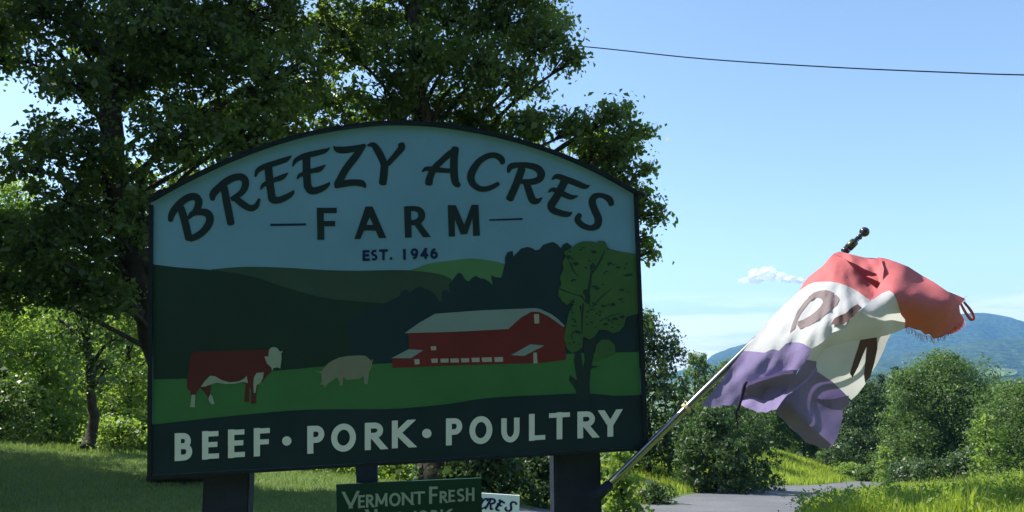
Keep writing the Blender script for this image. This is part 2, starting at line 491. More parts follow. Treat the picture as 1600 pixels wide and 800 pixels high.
# ------------------------------------------------------------------ mountains
def mountain(name, ridge_px, d, depth, mat, seed, rough):
    rng = np.random.default_rng(seed)
    rp = smooth_pts(np.array(ridge_px, float), 8)
    n = 320; m = 46
    xs = np.linspace(rp[0, 0], rp[-1, 0], n); tops = np.interp(xs, rp[:, 0], rp[:, 1])
    V = []
    ph = rng.uniform(0, 6.28, (12, 2)); fr = rng.uniform(1.5, 16, (12, 2))
    for j in range(m):
        t = j / (m - 1)                       # 0 foot at the front, .7 ridge, 1 behind
        dd = d - depth * (1 - t / 0.7) if t <= 0.7 else d + depth * (t - 0.7) / 0.3 * 0.5
        h = sstep(np.array(t), 0, 0.7) ** 0.85 if t <= 0.7 else 1 - 0.7 * sstep(np.array(t), 0.7, 1.0)
        ridge = np.array([W(x, y, d) for x, y in zip(xs, tops)])
        row = np.stack([ridge[:, 0] * (dd / d), np.full(n, dd), -46 + (ridge[:, 2] + 46) * h], -1)
        und = sum(np.sin(xs / 900 * fr[k, 0] * 6.28 + ph[k, 0] + t * fr[k, 1]) / fr[k, 0] for k in range(12))
        row[:, 2] += rough * und * math.sin(math.pi * min(t / 0.7, 1)) + rng.normal(0, rough * 0.035, n)
        V.append(row)
    V = np.array(V); ii = np.arange(n * m).reshape(m, n)
    q = np.stack([ii[:-1, :-1], ii[:-1, 1:], ii[1:, 1:], ii[1:, :-1]], -1).reshape(-1, 4)
    return tag(np_mesh(name, V.reshape(-1, 3), q, mat, smooth=True), kind='structure')
mountain('mountain', [(200, 640), (700, 610), (1000, 590), (1090, 568), (1115, 553), (1150, 541), (1200, 532), (1300, 520), (1400, 507), (1470, 497), (1530, 490), (1565, 494), (1600, 504), (1700, 525), (1900, 560), (2400, 590)], 3600, 1300, M['forest'], 5, 22)
mountain('hill', [(800, 640), (1100, 600), (1300, 572), (1390, 556), (1450, 545), (1520, 533), (1600, 527), (1700, 535), (1900, 570), (2400, 620)], 2300, 800, M['forest'], 8, 14)
from mathutils.bvhtree import BVHTree
_hm = bpy.data.objects['hill'].data
_bvh = BVHTree.FromPolygons([v.co.copy() for v in _hm.vertices], [tuple(p.vertices) for p in _hm.polygons])
fo = curve_pts = smooth_pts(np.array([(1528, 584), (1545, 577), (1570, 575), (1588, 578), (1586, 585), (1560, 588), (1540, 587), (1528, 584)], float), 3)
bm = bmesh.new(); fv = []
for (x_, y_) in fo[:-1]:
    dv = Vector(ray(x_, y_)); hit = _bvh.ray_cast(Vector(EYE), dv.normalized())
    fv.append(bm.verts.new(hit[0] - dv.normalized() * 14))
fc = bm.faces.new(fv); r = bmesh.ops.extrude_face_region(bm, geom=[fc])
for v in r['geom']:
    if isinstance(v, bmesh.types.BMVert): v.co += Vector((0, 40, -14))
tag(bm_obj('hillside_field', bm, M['field']), kind='structure')

# ------------------------------------------------------------------ trees
def leaves(acc_rng, centers, spread, per, size, up=0.45, aspect=0.62, outward=None):
    rng = acc_rng
    n = len(centers) * per
    P = np.repeat(centers, per, 0) + rng.normal(0, 1, (n, 3)) * np.asarray(spread)[None, :] * rng.uniform(0.35, 1.1, (n, 1))
    nrm = rng.normal(0, 0.75, (n, 3)); nrm[:, 2] += up
    if outward is not None: nrm += np.repeat(outward, per, 0) * 0.85
    nrm /= np.linalg.norm(nrm, axis=1)[:, None]
    d = rng.normal(0, 1, (n, 3)); d[:, 2] -= 0.35
    d -= (d * nrm).sum(1)[:, None] * nrm; d /= np.linalg.norm(d, axis=1)[:, None] + 1e-9
    b = np.cross(nrm, d)
    L = size * np.exp(rng.normal(-0.05, 0.32, (n, 1))); Wd = L * aspect * rng.uniform(0.7, 1.25, (n, 1))
    fold = nrm * (L * 0.14)
    V = np.stack([P - d * L * 0.5, P + b * Wd * 0.5 + d * L * 0.08 + fold, P + d * L * 0.5, P - b * Wd * 0.5 + d * L * 0.08 + fold], 1).reshape(-1, 3)
    k = np.arange(n) * 4
    return V, np.stack([k, k + 1, k + 2, k + 3], -1)

def build_tree(name, label, cat, base, trunk, trunk_r, clumps, leaf_size, dens, lmat, seed, group=None,
               bark=None, spread=0.34, per=26, up=0.35, limb=0.05, lowf=0.5, twigs=0.0, shell=0.22):
    """clumps: (x, y, z, rx, ry, rz) leaf masses; trunk: polyline; limbs reach every mass"""
    rng = np.random.default_rng(seed)
    bark = bark or M['bark']
    root = thing(name, label, cat, base, group)
    A = Acc()
    tp = smooth_pts(np.array(trunk, float), 5)
    tp[1:-1] += rng.normal(0, trunk_r * 0.12, tp[1:-1].shape)
    tt = np.linspace(0, 1, len(tp))
    A.tube(tp, trunk_r * (1 - 0.78 * tt) * (1 + 0.5 * np.exp(-tt * 22)), 10)
    C = []; O = []
    for (x, y, z, rx, ry, rz) in clumps:
        c = np.array([x, y, z]); r = np.array([rx, ry, rz])
        n_t = max(4, int(dens * (rx * ry + ry * rz + rx * rz) * rng.uniform(0.7, 1.35)))
        v = rng.normal(0, 1, (n_t, 3)); v /= np.linalg.norm(v, axis=1)[:, None]
        rad = rng.uniform(shell, 1.0, (n_t, 1)) ** 0.45
        # bumpy surface: push some twigs out, pull others in
        bump = 1 + 0.28 * np.sin(v[:, :1] * 5 + seed) * np.cos(v[:, 1:2] * 4 + x) + rng.normal(0, 0.08, (n_t, 1))
        tw = c + v * r * rad * bump
        C.append(tw); O.append((tw - c) / r)
        # limb from trunk
        hz = tp[:, 2]
        lo = max(tp[0, 2] + 0.15 * (tp[-1, 2] - tp[0, 2]), z - lowf * np.linalg.norm((c - tp[len(tp) // 2])[:2]) - 0.3)
        i0 = int(np.argmin(np.abs(hz - min(lo, hz[-1]))))
        p0 = tp[i0]; p2 = c
        p1 = (p0 + p2) / 2 + np.array([0, 0, 0.12 * np.linalg.norm(p2 - p0)]) + rng.normal(0, 0.06, 3) * np.linalg.norm(p2 - p0)
        lp = smooth_pts(np.array([p0, p1, p2]), 4)
        r0 = min(trunk_r * (1 - 0.7 * tt[i0]) * 0.6, limb * (1 + 0.25 * np.linalg.norm(p2 - p0)))
        A.tube(lp, np.linspace(r0, r0 * 0.35, len(lp)), 6)
        for k in rng.choice(n_t, n_t if twigs else min(n_t, 9), replace=False):
            q = tw[k]; md = (c + q) / 2 + rng.normal(0, 0.12, 3) * np.linalg.norm(q - c)
            A.tube(np.array([lp[-2], md, q]), [r0 * 0.3, r0 * 0.2, r0 * 0.06], 3)
    C = np.concatenate(C); O = np.concatenate(O)
    sp = (spread, spread, spread * 0.72)
    V, F = leaves(rng, C, sp, per, leaf_size, up, 0.62, O)
    A.build('trunk', bark, root, smooth=True)
    cr = np_mesh('crown', V, F, lmat, root)
    cr['kind'] = 'stuff'
    return root

def px_clumps(lst, D):
    """masses listed as (px, py, radius in photo px, depth offset m[, squash])"""
    out = []
    for c in lst:
        d = D + c[3]; p = W(c[0], c[1], d); r = c[2] / FPX * d
        sq = c[4] if len(c) > 4 else 0.8
        out.append((p[0], p[1], p[2], r, r * 1.0, r * sq))
    return out

def auto_crown(cx, cy, z0, z1, rx, ry, n, seed, low=0.0, shape=1.0):
    rng = np.random.default_rng(seed)
    out = []
    for k in range(n):
        t = (k + rng.uniform(0.2, 0.8)) / n
        z = z0 + (z1 - z0) * t
        prof = (math.sin(math.pi * (low + (1 - low) * t * 0.93 + 0.04)) ** 0.7) * shape
        a = k * 2.4 + rng.uniform(-0.5, 0.5)
        rr = prof * rng.uniform(0.40, 0.86)
        s = rng.uniform(0.26, 0.54)
        cr = s * min(rx, ry) * (0.65 + 0.5 * prof)
        out.append((cx + math.cos(a) * rr * rx, cy + math.sin(a) * rr * ry, min(z, z1 - cr * 0.7), cr * 1.12, cr * 1.12, cr * 0.85))
    return out

# --- the two great maples behind the sign
DA = 13.5
b = on_ground(292, DA)
trA = [b, W(264, 600, DA), W(247, 500, DA), W(216, 410, DA + .1), W(182, 300, DA + .1), W(172, 150, DA), W(184, 20, DA), W(190, -130, DA), W(180, -260, DA)]
clA = px_clumps([
    (60, 20, 62, -.6), (150, 60, 70, .6), (40, 95, 34, -1.0), (88, 130, 24, .1), (78, 205, 26, .2), (62, 232, 24, -.4), (120, 130, 46, -1.2), (230, 30, 80, -1), (210, 130, 70, .5), (300, 70, 85, -.4), (330, 170, 75, .6),
    (400, 30, 75, .4), (430, 120, 80, -.6), (260, 215, 70, -1.2), (130, 235, 66, -.8), (190, 300, 70, .5), (90, 310, 58, -1.2), (40, 265, 40, -1.5), (130, 375, 62, -.6), (200, 390, 45, .2),
    (50, 385, 45, -1.6), (380, 215, 60, -1), (300, 280, 50, 1), (440, 190, 50, .3), (10, 30, 50, .2), (0, 100, 24, .3), (-60, 330, 60, -.6), (-80, 30, 90, 0), (20, 450, 44, -1.4), (110, 440, 44, -1.0), (165, 455, 30, -.8), (70, 410, 50, -.4), (-30, 400, 60, .4), (30, 360, 40, .8), (110, 350, 50, .8), (180, 440, 34, 1.0), (225, 340, 46, -1.2), (135, 480, 28, -1.0), (190, 475, 24, -.9), (95, 470, 20, -1.1),
    (200, -80, 110, 0), (60, -110, 110, .5), (340, -90, 110, -.5), (450, -60, 90, .5), (190, -220, 130, 0), (330, -230, 110, .6), (60, -240, 110, -.6), (190, -350, 110, 0), (300, 420, 60, .6), (380, 400, 60, 1.0)], DA)
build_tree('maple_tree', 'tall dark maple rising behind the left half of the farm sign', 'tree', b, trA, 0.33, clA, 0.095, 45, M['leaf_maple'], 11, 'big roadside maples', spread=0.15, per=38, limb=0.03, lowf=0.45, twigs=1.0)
DB = 15.5
b = on_ground(690, DB)
trB = [b, W(685, 600, DB), W(675, 420, DB), W(662, 250, DB), W(655, 120, DB), W(650, 0, DB), W(640, -160, DB), W(650, -260, DB)]
clB = px_clumps([
    (520, 60, 70, -.6), (500, 150, 60, .5), (580, 40, 70, .6), (600, 150, 52, -.6), (560, 215, 50, .3), (650, 90, 60, -1), (700, 30, 75, .2), (680, 180, 60, .6), (760, 100, 62, -.6), (800, 30, 66, .4),
    (850, 60, 56, -.2), (860, 15, 44, .5), (890, 95, 24, -.2), (820, 130, 34, .2), (750, 180, 50, .5), (830, 190, 36, -.5), (800, 225, 55, .4), (640, 230, 50, -.3), (720, 240, 60, 0),
    (900, 200, 36, -.4), (945, 185, 26, -.2), (975, 175, 14, -.1), (940, 235, 48, .2), (985, 225, 34, -.2), (1012, 205, 15, 0), (970, 275, 40, .2), (1008, 262, 16, -.2), (1000, 310, 32, .1), (1022, 335, 15, -.1), (1012, 370, 20, 0), (1020, 392, 13, 0), (960, 330, 44, .5), (930, 300, 50, .8), (975, 385, 28, .4),
    (560, -90, 100, 0), (700, -90, 110, .5), (820, -60, 76, -.4), (640, -220, 120, 0), (760, -200, 90, .4), (650, -330, 100, 0), (820, 330, 70, 1.5), (640, 370, 70, 1), (520, 330, 70, 1)], DB)
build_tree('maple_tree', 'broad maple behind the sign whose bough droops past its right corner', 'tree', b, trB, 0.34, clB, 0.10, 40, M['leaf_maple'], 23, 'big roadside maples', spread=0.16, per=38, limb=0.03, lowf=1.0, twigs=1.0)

# --- trees left of the frame that keep the lawn in shade
for k, (x, y, h, w) in enumerate([(-15.5, 14.0, 13, 4.6), (-13.5, 8.5, 12, 4.2)]):
    z = gz(x, y); b = np.array([x, y, z])
    cl = auto_crown(x, y, z + 2.2, z + h, w, w, 24, 70 + k, 0.1)
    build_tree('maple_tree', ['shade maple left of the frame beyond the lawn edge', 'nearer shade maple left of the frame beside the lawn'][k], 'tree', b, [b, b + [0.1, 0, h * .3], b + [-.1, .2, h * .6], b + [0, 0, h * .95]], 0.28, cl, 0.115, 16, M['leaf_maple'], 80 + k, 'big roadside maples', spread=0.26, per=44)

for k, (x, y, h, w) in enumerate([(-8.5, -10, 12, 4.5), (9.5, -10, 13, 5), (0.5, -14, 14, 5)]):  # trees added behind the camera to cut sky fill on the sign
    z = gz(x, y); b = np.array([x, y, z])
    cl = auto_crown(x, y, z + 1.2, z + h, w, w, 22, 170 + k, 0.15)
    build_tree('maple_tree', ['maple behind the viewer beside the farm drive', 'maple behind the viewer near the road', 'tallest maple farther behind the viewer'][k], 'tree', b, [b, b + [0.1, 0, h * .3], b + [-.1, .2, h * .6], b + [0, 0, h * .95]], 0.28, cl, 0.34, 7, M['leaf_maple'], 180 + k, 'big roadside maples', spread=0.5, per=16)

def simple_tree(name, label, cat, px, py_top, D, wpx, lmat, seed, group, n=16, leaf=0.16, dens=9.0, z_low=0.06, low=0.18, trunk_r=None, per=24, spread=None, py_base=None, bark=None, yscale=1.0):
    base = on_ground(px, D)
    top = W(px, py_top, D)
    h = top[2] - base[2]; w = wpx / FPX * D / 2
    cl = auto_crown(base[0], base[1], base[2] + h * z_low, base[2] + h, w, w * yscale, n, seed, low)
    tr = [base + [0, 0, -0.1], base + [0.02 * h, 0, h * .3], base + [-.02 * h, .02 * h, h * .6], base + [0, 0, h * .92]]
    return build_tree(name, label, cat, base, tr, trunk_r or max(0.05, h * 0.02), cl, leaf, dens, lmat, seed, group, spread=spread or max(0.16, w * 0.13), per=per, limb=max(.015, h * .004), bark=bark, shell=0.4)

G1 = 'sunlit woodland beyond the lawn'
simple_tree('young_tree', 'tall bright green tree at the left edge under the open sky patch', 'tree', 5, 275, 23, 190, M['leaf_wood'], 101, G1, 20, 0.095, 16, per=34)
simple_tree('young_tree', 'leafy tree between the left edge and the slim dark trunk', 'tree', 95, 425, 27, 150, M['leaf_wood'], 102, G1, 18, 0.095, 15, per=34)
simple_tree('young_tree', 'pale green tree close beside the left edge of the farm sign', 'tree', 205, 412, 26, 160, M['leaf_light'], 103, G1, 18, 0.095, 15, per=34)
simple_tree('young_tree', 'soft green tree farthest back between two brighter trees', 'tree', 150, 440, 33, 170, M['leaf_light'], 104, G1, 18, 0.15, 10)
simple_tree('young_tree', 'woodland tree hidden behind the painted cow', 'tree', 330, 430, 29, 200, M['leaf_wood'], 105, G1, 16, 0.16, 8)
simple_tree('young_tree', 'woodland tree hidden behind the painted pig', 'tree', 520, 480, 30, 200, M['leaf_wood'], 106, G1, 16, 0.16, 8)
simple_tree('young_tree', 'woodland tree hidden behind the painted barn', 'tree', 760, 470, 31, 220, M['leaf_mid'], 107, G1, 16, 0.17, 8)
simple_tree('young_tree', 'tree closing the back of the woodland behind the slim trunk', 'tree', 60, 395, 38, 200, M['leaf_light'], 109, G1, 18, 0.19, 9)
simple_tree('young_tree', 'far woodland tree showing right beside the sign edge', 'tree', 235, 420, 37, 200, M['leaf_light'], 110, G1, 18, 0.19, 9)
simple_tree('young_tree', 'rounded bright tree low in the woodland left of the slim trunk', 'tree', 75, 520, 22, 130, M['leaf_light'], 111, G1, 16, 0.12, 18)
# slim trunk standing in front of the woodland
b = on_ground(150, 18.5)
t_ = [b, W(146, 660, 18.5), W(141, 600, 18.5), W(138, 540, 18.6), W(128, 470, 18.7), W(120, 400, 18.8)]
build_tree('slim_tree', 'slim dark trunk with thin crown at the edge of the lawn', 'tree', b, t_, 0.13, px_clumps([(118, 440, 40, .3), (150, 490, 28, -.4), (130, 545, 26, -.5), (165, 575, 22, -.4), (142, 596, 22, -.6), (122, 512, 34, -.6), (178, 530, 28, -.3), (95, 500, 26, .2), (60, 440, 34, 0), (140, 400, 50, .4), (165, 560, 18, .5)], 18.7), 0.10, 26, M['leaf_mid'], 120, spread=.22, per=20)
G2 = 'shrubs along the lawn edge'
simple_tree('shrub', 'dark rounded shrub at the left edge of the lawn', 'shrub', 15, 592, 19.5, 110, M['leaf_mid'], 131, G2, 12, 0.10, 24, low=.35)
simple_tree('shrub', 'small bright shrub right of the slim dark trunk', 'shrub', 196, 655, 19.5, 90, M['leaf_light'], 132, G2, 11, 0.09, 26, low=.35)
simple_tree('shrub', 'low sunlit shrub left of the slim dark trunk', 'shrub', 95, 640, 21, 90, M['leaf_wood'], 133, G2, 11, 0.09, 22, low=.35)
simple_tree('shrub', 'lowest sunny shrub against the left sign edge', 'shrub', 238, 640, 21, 70, M['leaf_light'], 140, G2, 11, 0.09, 24, low=.35)
simple_tree('shrub', 'mid green shrub between the dark round shrub and the low sunlit one', 'shrub', 58, 612, 22, 80, M['leaf_wood'], 141, G2, 11, 0.09, 22, low=.35)
simple_tree('shrub', 'bright leafy shrub seen under the sign beside its left post', 'shrub', 480, 700, 19, 190, M['leaf_light'], 134, G2, 12, 0.10, 22, low=.35)
simple_tree('shrub', 'shrub seen just above the green network sign', 'shrub', 620, 690, 19, 150, M['leaf_wood'], 135, G2, 12, 0.10, 20, low=.35)
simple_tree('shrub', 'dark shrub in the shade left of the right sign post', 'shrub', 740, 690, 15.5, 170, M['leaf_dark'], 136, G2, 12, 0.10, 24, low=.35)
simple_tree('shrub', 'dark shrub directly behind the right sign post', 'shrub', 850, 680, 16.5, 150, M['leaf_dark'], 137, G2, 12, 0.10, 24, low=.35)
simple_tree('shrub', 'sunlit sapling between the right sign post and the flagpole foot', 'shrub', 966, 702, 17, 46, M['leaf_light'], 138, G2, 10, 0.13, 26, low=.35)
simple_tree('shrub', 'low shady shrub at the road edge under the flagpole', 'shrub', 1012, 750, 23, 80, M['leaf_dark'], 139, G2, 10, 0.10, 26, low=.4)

G3 = 'trees down the road'
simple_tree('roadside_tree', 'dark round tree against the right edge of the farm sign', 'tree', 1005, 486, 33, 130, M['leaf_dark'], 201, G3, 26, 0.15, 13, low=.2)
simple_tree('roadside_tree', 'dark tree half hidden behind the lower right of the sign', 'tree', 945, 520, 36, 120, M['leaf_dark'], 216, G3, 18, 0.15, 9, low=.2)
simple_tree('roadside_tree', 'mid green tree between the dark round tree and the flagpole', 'tree', 1086, 552, 56, 78, M['leaf_mid'], 202, G3, 20, 0.2, 7, low=.2)
simple_tree('roadside_tree', 'tree behind the flagpole with a sunny top', 'tree', 1132, 566, 64, 80, M['leaf_mid'], 203, G3, 18, 0.2, 7, low=.2)
simple_tree('roadside_tree', 'tree hidden behind the lower hoist of the flag', 'tree', 1190, 590, 74, 90, M['leaf_mid'], 204, G3, 18, 0.22, 6, low=.2)
simple_tree('roadside_tree', 'light green tree showing under the purple corner of the flag', 'tree', 1245, 600, 78, 100, M['leaf_light'], 205, G3, 18, 0.22, 6, low=.2)
simple_tree('roadside_tree', 'dark tree just right of the purple flag corner', 'tree', 1335, 596, 66, 110, M['leaf_dark'], 206, G3, 22, 0.2, 7, low=.2)
simple_tree('roadside_tree', 'largest broad tree right of the flag below the mountain', 'tree', 1470, 556, 57, 150, M['leaf_mid'], 207, G3, 24, 0.155, 11, low=.18, per=30)
simple_tree('roadside_tree', 'second crown growing against the left of the broadest tree', 'tree', 1415, 580, 56, 104, M['leaf_mid'], 208, G3, 17, 0.155, 11, low=.18, per=30)
simple_tree('roadside_tree', 'bright tree cut by the right edge of the view', 'tree', 1592, 598, 44, 146, M['leaf_mid'], 209, G3, 20, 0.13, 12, low=.18, per=30)
simple_tree('roadside_tree', 'tree behind the bright tree at the right edge', 'tree', 1565, 612, 62, 90, M['leaf_mid'], 210, G3, 20, 0.2, 7, low=.2)
simple_tree('roadside_tree', 'slender light sapling left of the bright right edge tree', 'tree', 1527, 650, 42, 52, M['leaf_light'], 211, G3, 14, 0.15, 12, low=.2)
simple_tree('roadside_tree', 'tiny pale tree standing before the dark trees', 'tree', 1367, 696, 50, 30, M['leaf_light'], 212, G3, 12, 0.14, 16, low=.15)
simple_tree('roadside_tree', 'tall dark tree filling the belt left of the spruces', 'tree', 1350, 588, 74, 100, M['leaf_dark'], 213, G3, 16, 0.18, 8, low=.2)
simple_tree('roadside_tree', 'mid green tree between the broadest tree and the right edge', 'tree', 1528, 606, 66, 84, M['leaf_mid'], 214, G3, 16, 0.18, 8, low=.2)
simple_tree('roadside_tree', 'mid green tree behind the bank under the white flag panel', 'tree', 1296, 604, 76, 90, M['leaf_mid'], 215, G3, 16, 0.18, 8, low=.2)
G4 = 'bushes beside the road'
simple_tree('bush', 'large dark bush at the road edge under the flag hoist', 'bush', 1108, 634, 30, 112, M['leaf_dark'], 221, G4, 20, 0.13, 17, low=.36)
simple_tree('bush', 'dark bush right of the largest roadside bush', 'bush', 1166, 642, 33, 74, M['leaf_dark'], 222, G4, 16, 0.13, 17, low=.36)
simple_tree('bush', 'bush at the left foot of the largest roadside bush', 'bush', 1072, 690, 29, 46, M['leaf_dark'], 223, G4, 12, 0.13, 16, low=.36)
simple_tree('bush', 'low light bush at the far bend below the flag tip', 'bush', 1318, 722, 60, 60, M['leaf_light'], 224, G4, 12, 0.15, 14, low=.4)
simple_tree('bush', 'low bush left of the tiny pale tree', 'bush', 1345, 722, 58, 40, M['leaf_mid'], 225, G4, 10, 0.15, 14, low=.4)
simple_tree('bush', 'low bush on the bank left of the far bend', 'bush', 1282, 702, 68, 50, M['leaf_mid'], 226, G4, 10, 0.16, 12, low=.4)
simple_tree('bush', 'dark undergrowth bush beneath the broadest tree', 'bush', 1420, 715, 48, 90, M['leaf_dark'], 227, G4, 12, 0.15, 14, low=.4)
simple_tree('bush', 'dark undergrowth bush right of the broadest tree', 'bush', 1500, 700, 47, 80, M['leaf_dark'], 228, G4, 12, 0.15, 14, low=.4)

def conifer(label, px, py_top, D, wpx, seed):
    rng = np.random.default_rng(seed)
    base = on_ground(px, D); h = W(px, py_top, D)[2] - base[2]; w = wpx / FPX * D / 2
    root = thing('spruce_tree', label, 'tree', base, 'dark spruces below the mountain')
    A = Acc(); A.tube(np.array([base, base + [0, 0, h * .5], base + [0, 0, h * .99]]), [h * .02, h * .012, h * .003], 8)
    C = []
    for k in range(26):
        t = 0.1 + 0.88 * k / 25; L = w * (1 - t) ** 0.85 + 0.08
        for a in rng.uniform(0, 6.28, max(3, int(9 * (1 - t)) + 3)):
            e = base + [math.cos(a) * L, math.sin(a) * L, h * t - L * 0.3]
            s = base + [0, 0, h * t]
            A.tube(np.array([s, e]), [.03, .008], 3)
            for u in np.linspace(0.3, 1, 5): C.append(s + (e - s) * u)
    V, F = leaves(rng, np.array(C), (w * .09 + .05, w * .09 + .05, .1), 16, 0.17, 0.2, 0.4)
    A.build('trunk', M['bark'], root, True)
    cr = np_mesh('crown', V, F, M['needle'], root); cr['kind'] = 'stuff'
conifer('dark spruce with a pointed top just right of the white flag tip', 1393, 572, 68, 34, 301)
conifer('lower dark spruce left of the pointed one', 1372, 584, 70, 40, 302)
conifer('dark spruce partly behind the broadest tree', 1412, 574, 72, 36, 303)

# ------------------------------------------------------------------ grass
def blades(name, X, Y, h, w, mat, seed, lean=0.35):
    rng = np.random.default_rng(seed); n = len(X)
    Z = ground_z(X, Y) - 0.02
    a = rng.uniform(0, 6.28, n); hh = h * rng.uniform(0.5, 1.25, n); ww = w * rng.uniform(0.7, 1.3, n)
    dx, dy = np.cos(a), np.sin(a)
    la = rng.uniform(0, 6.28, n); ll = hh * lean * rng.uniform(0.2, 1.2, n)
    B = np.stack([X, Y, Z], -1)
    s = np.stack([dx * ww, dy * ww, np.zeros(n)], -1) * 0.5
    md = np.stack([np.cos(la) * ll * .35, np.sin(la) * ll * .35, hh * .6], -1)
    tp = np.stack([np.cos(la) * ll, np.sin(la) * ll, hh], -1)
    V = np.stack([B - s, B + s, B + md + s * .7, B + md - s * .7, B + tp], 1).reshape(-1, 3)
    k = np.arange(n) * 5
    q = np.stack([k, k + 1, k + 2, k + 3], -1); t = np.stack([k + 3, k + 2, k + 4], -1)
    return tag(np_mesh(name, V, [q, t], mat), kind='stuff')
rng = np.random.default_rng(77)
def scatter(n, pxr, dr, power=1.0):
    px = rng.uniform(*pxr, n); d = dr[0] + (dr[1] - dr[0]) * rng.uniform(0, 1, n) ** power
    return d * (px - 800) / FPX, d
# tall verge grass on the right, in tufts
X, Y = scatter(52000, (1225, 1900), (9.0, 20.0), 0.9)
rd = road_dist(X, Y); keep = rd > ROAD_HW + 0.15
X, Y = X[keep], Y[keep]
tuft = 0.4 + 1.0 * (np.sin(X * 2.3 + np.sin(Y * 1.7) * 2) * np.cos(Y * 1.9 + X * .7)) ** 2 + rng.normal(0, .1, len(X))
rdk = np.clip((road_dist(X, Y) - ROAD_HW) / 1.2, 0.35, 1)
wk = rng.choice(len(X), 420, replace=False)
C_ = np.stack([X[wk], Y[wk], ground_z(X[wk], Y[wk]) + rng.uniform(.05, .26, 420)], -1)
V_, F_ = leaves(rng, C_, (.12, .12, .07), 26, 0.05, 0.6, 0.45)
tag(np_mesh('verge_weeds', V_, F_, M['leaf_light']), 'broad leaved weeds among the verge grass', kind='stuff')
tk = rng.choice(len(X), 350, replace=False)
tag(blades('seed_stalks', X[tk], Y[tk], 0.42, 0.009, M['straw'], 8, 0.25), 'pale seed stalks rising from the verge grass', kind='stuff')
tag(blades('verge_grass', X, Y, 0.24 * tuft * rdk, 0.017, M['grass'], 1), 'tall sunlit grass on the verge right of the road')
# grass along the road's left side and the meadow
X, Y = scatter(60000, (900, 1300), (15.0, 75.0), 1.2)
rd = road_dist(X, Y); keep = rd > ROAD_HW + 0.1
X, Y = X[keep], Y[keep]
tag(blades('meadow_grass', X, Y, 0.2 + 0.004 * Y, 0.02 + 0.0008 * Y, M['grass'], 2), 'bright meadow grass along the far side of the road')
X, Y = scatter(30000, (1280, 1700), (20.0, 60.0), 1.0)
rd = road_dist(X, Y); keep = rd > ROAD_HW + 0.2
tag(blades('verge_grass', X[keep], Y[keep], 0.3, 0.035, M['grass'], 4), 'grass sloping down beyond the near verge on the right')
# mown lawn
X, Y = scatter(120000, (-250, 960), (7.5, 18.5), 0.8)
rd = road_dist(X, Y); keep = rd > ROAD_HW + 0.2
tag(blades('lawn_grass', X[keep], Y[keep], 0.075, 0.012, M['lawn'], 3, 0.8), 'short shaded lawn grass behind the farm sign')
X, Y = scatter(50000, (-250, 900), (18.0, 30.0), 1.0)
tag(blades('lawn_grass', X, Y, 0.12, 0.03, M['lawn'], 5), 'taller grass at the foot of the woodland')

# ------------------------------------------------------------------ the farm sign
SW, SH = 2.4, None
def fit_sign():
    tgt = np.array([[235, 317], [994, 303], [232, 748], [1010, 703]], float)
    def R(r):
        th = np.linalg.norm(r) + 1e-12; k = r / th
        K = np.array([[0, -k[2], k[1]], [k[2], 0, -k[0]], [-k[1], k[0], 0]])
        return np.eye(3) + math.sin(th) * K + (1 - math.cos(th)) * K @ K
    def proj(p):
        c = p[:3]; m = R(p[3:6]); h = p[6]
        P = np.array([[-SW / 2, h / 2, 0], [SW / 2, h / 2, 0], [-SW / 2, -h / 2, 0], [SW / 2, -h / 2, 0]]) @ m.T + c
        return np.stack([800 + FPX * P[:, 0] / -P[:, 2], 400 - FPX * P[:, 1] / -P[:, 2]], 1)
    p = np.array([-.53, -.36, -3.96, -.08, .12, .03, 1.3])
    for _ in range(40):
        r = (proj(p) - tgt).ravel(); J = np.zeros((8, 7))
        for k in range(7):
            q = p.copy(); q[k] += 1e-5; J[:, k] = ((proj(q) - tgt).ravel() - r) / 1e-5
        p = p - np.linalg.solve(J.T @ J + 1e-9 * np.eye(7), J.T @ r)
    A = np.stack([CX, CU, -CF], 1)
    return EYE + A @ p[:3], A @ R(p[3:6]), p[6]
S_C, S_R, SH = fit_sign()
E1, E2, EN = S_R[:, 0], S_R[:, 1], S_R[:, 2]
def s_uv(px, py):
    """photo pixel -> coordinates (u, v) on the sign's face"""
    r = ray(px, py); t = ((S_C - EYE) @ EN) / (r @ EN)
    q = EYE + t * r - S_C
    return np.array([q @ E1, q @ E2])
def s_w(u, v, n): return S_C + E1 * u + E2 * v + EN * n

class Face:
    """a painted plane: pixel -> plane coordinates -> world"""
    def __init__(s, c, r): s.c, s.e1, s.e2, s.n = c, r[:, 0], r[:, 1], r[:, 2]
    def uv(s, px, py):
        r = ray(px, py); t = ((s.c - EYE) @ s.n) / (r @ s.n); q = EYE + t * r - s.c
        return np.array([q @ s.e1, q @ s.e2])
    def w(s, uv, n): return s.c + s.e1 * uv[0] + s.e2 * uv[1] + s.n * n
SF = Face(S_C, S_R)

def add_poly(bm, face, uvs, z0, z1):
    """prism standing on the face from z0 to z1"""
    fr = [bm.verts.new(face.w(p, z1)) for p in uvs]
    bk = [bm.verts.new(face.w(p, z0)) for p in uvs]
    n = len(uvs)
    bm.faces.new(fr); bm.faces.new(bk[::-1])
    for i in range(n):
        j = (i + 1) % n
        bm.faces.new((fr[i], bk[i], bk[j], fr[j]))

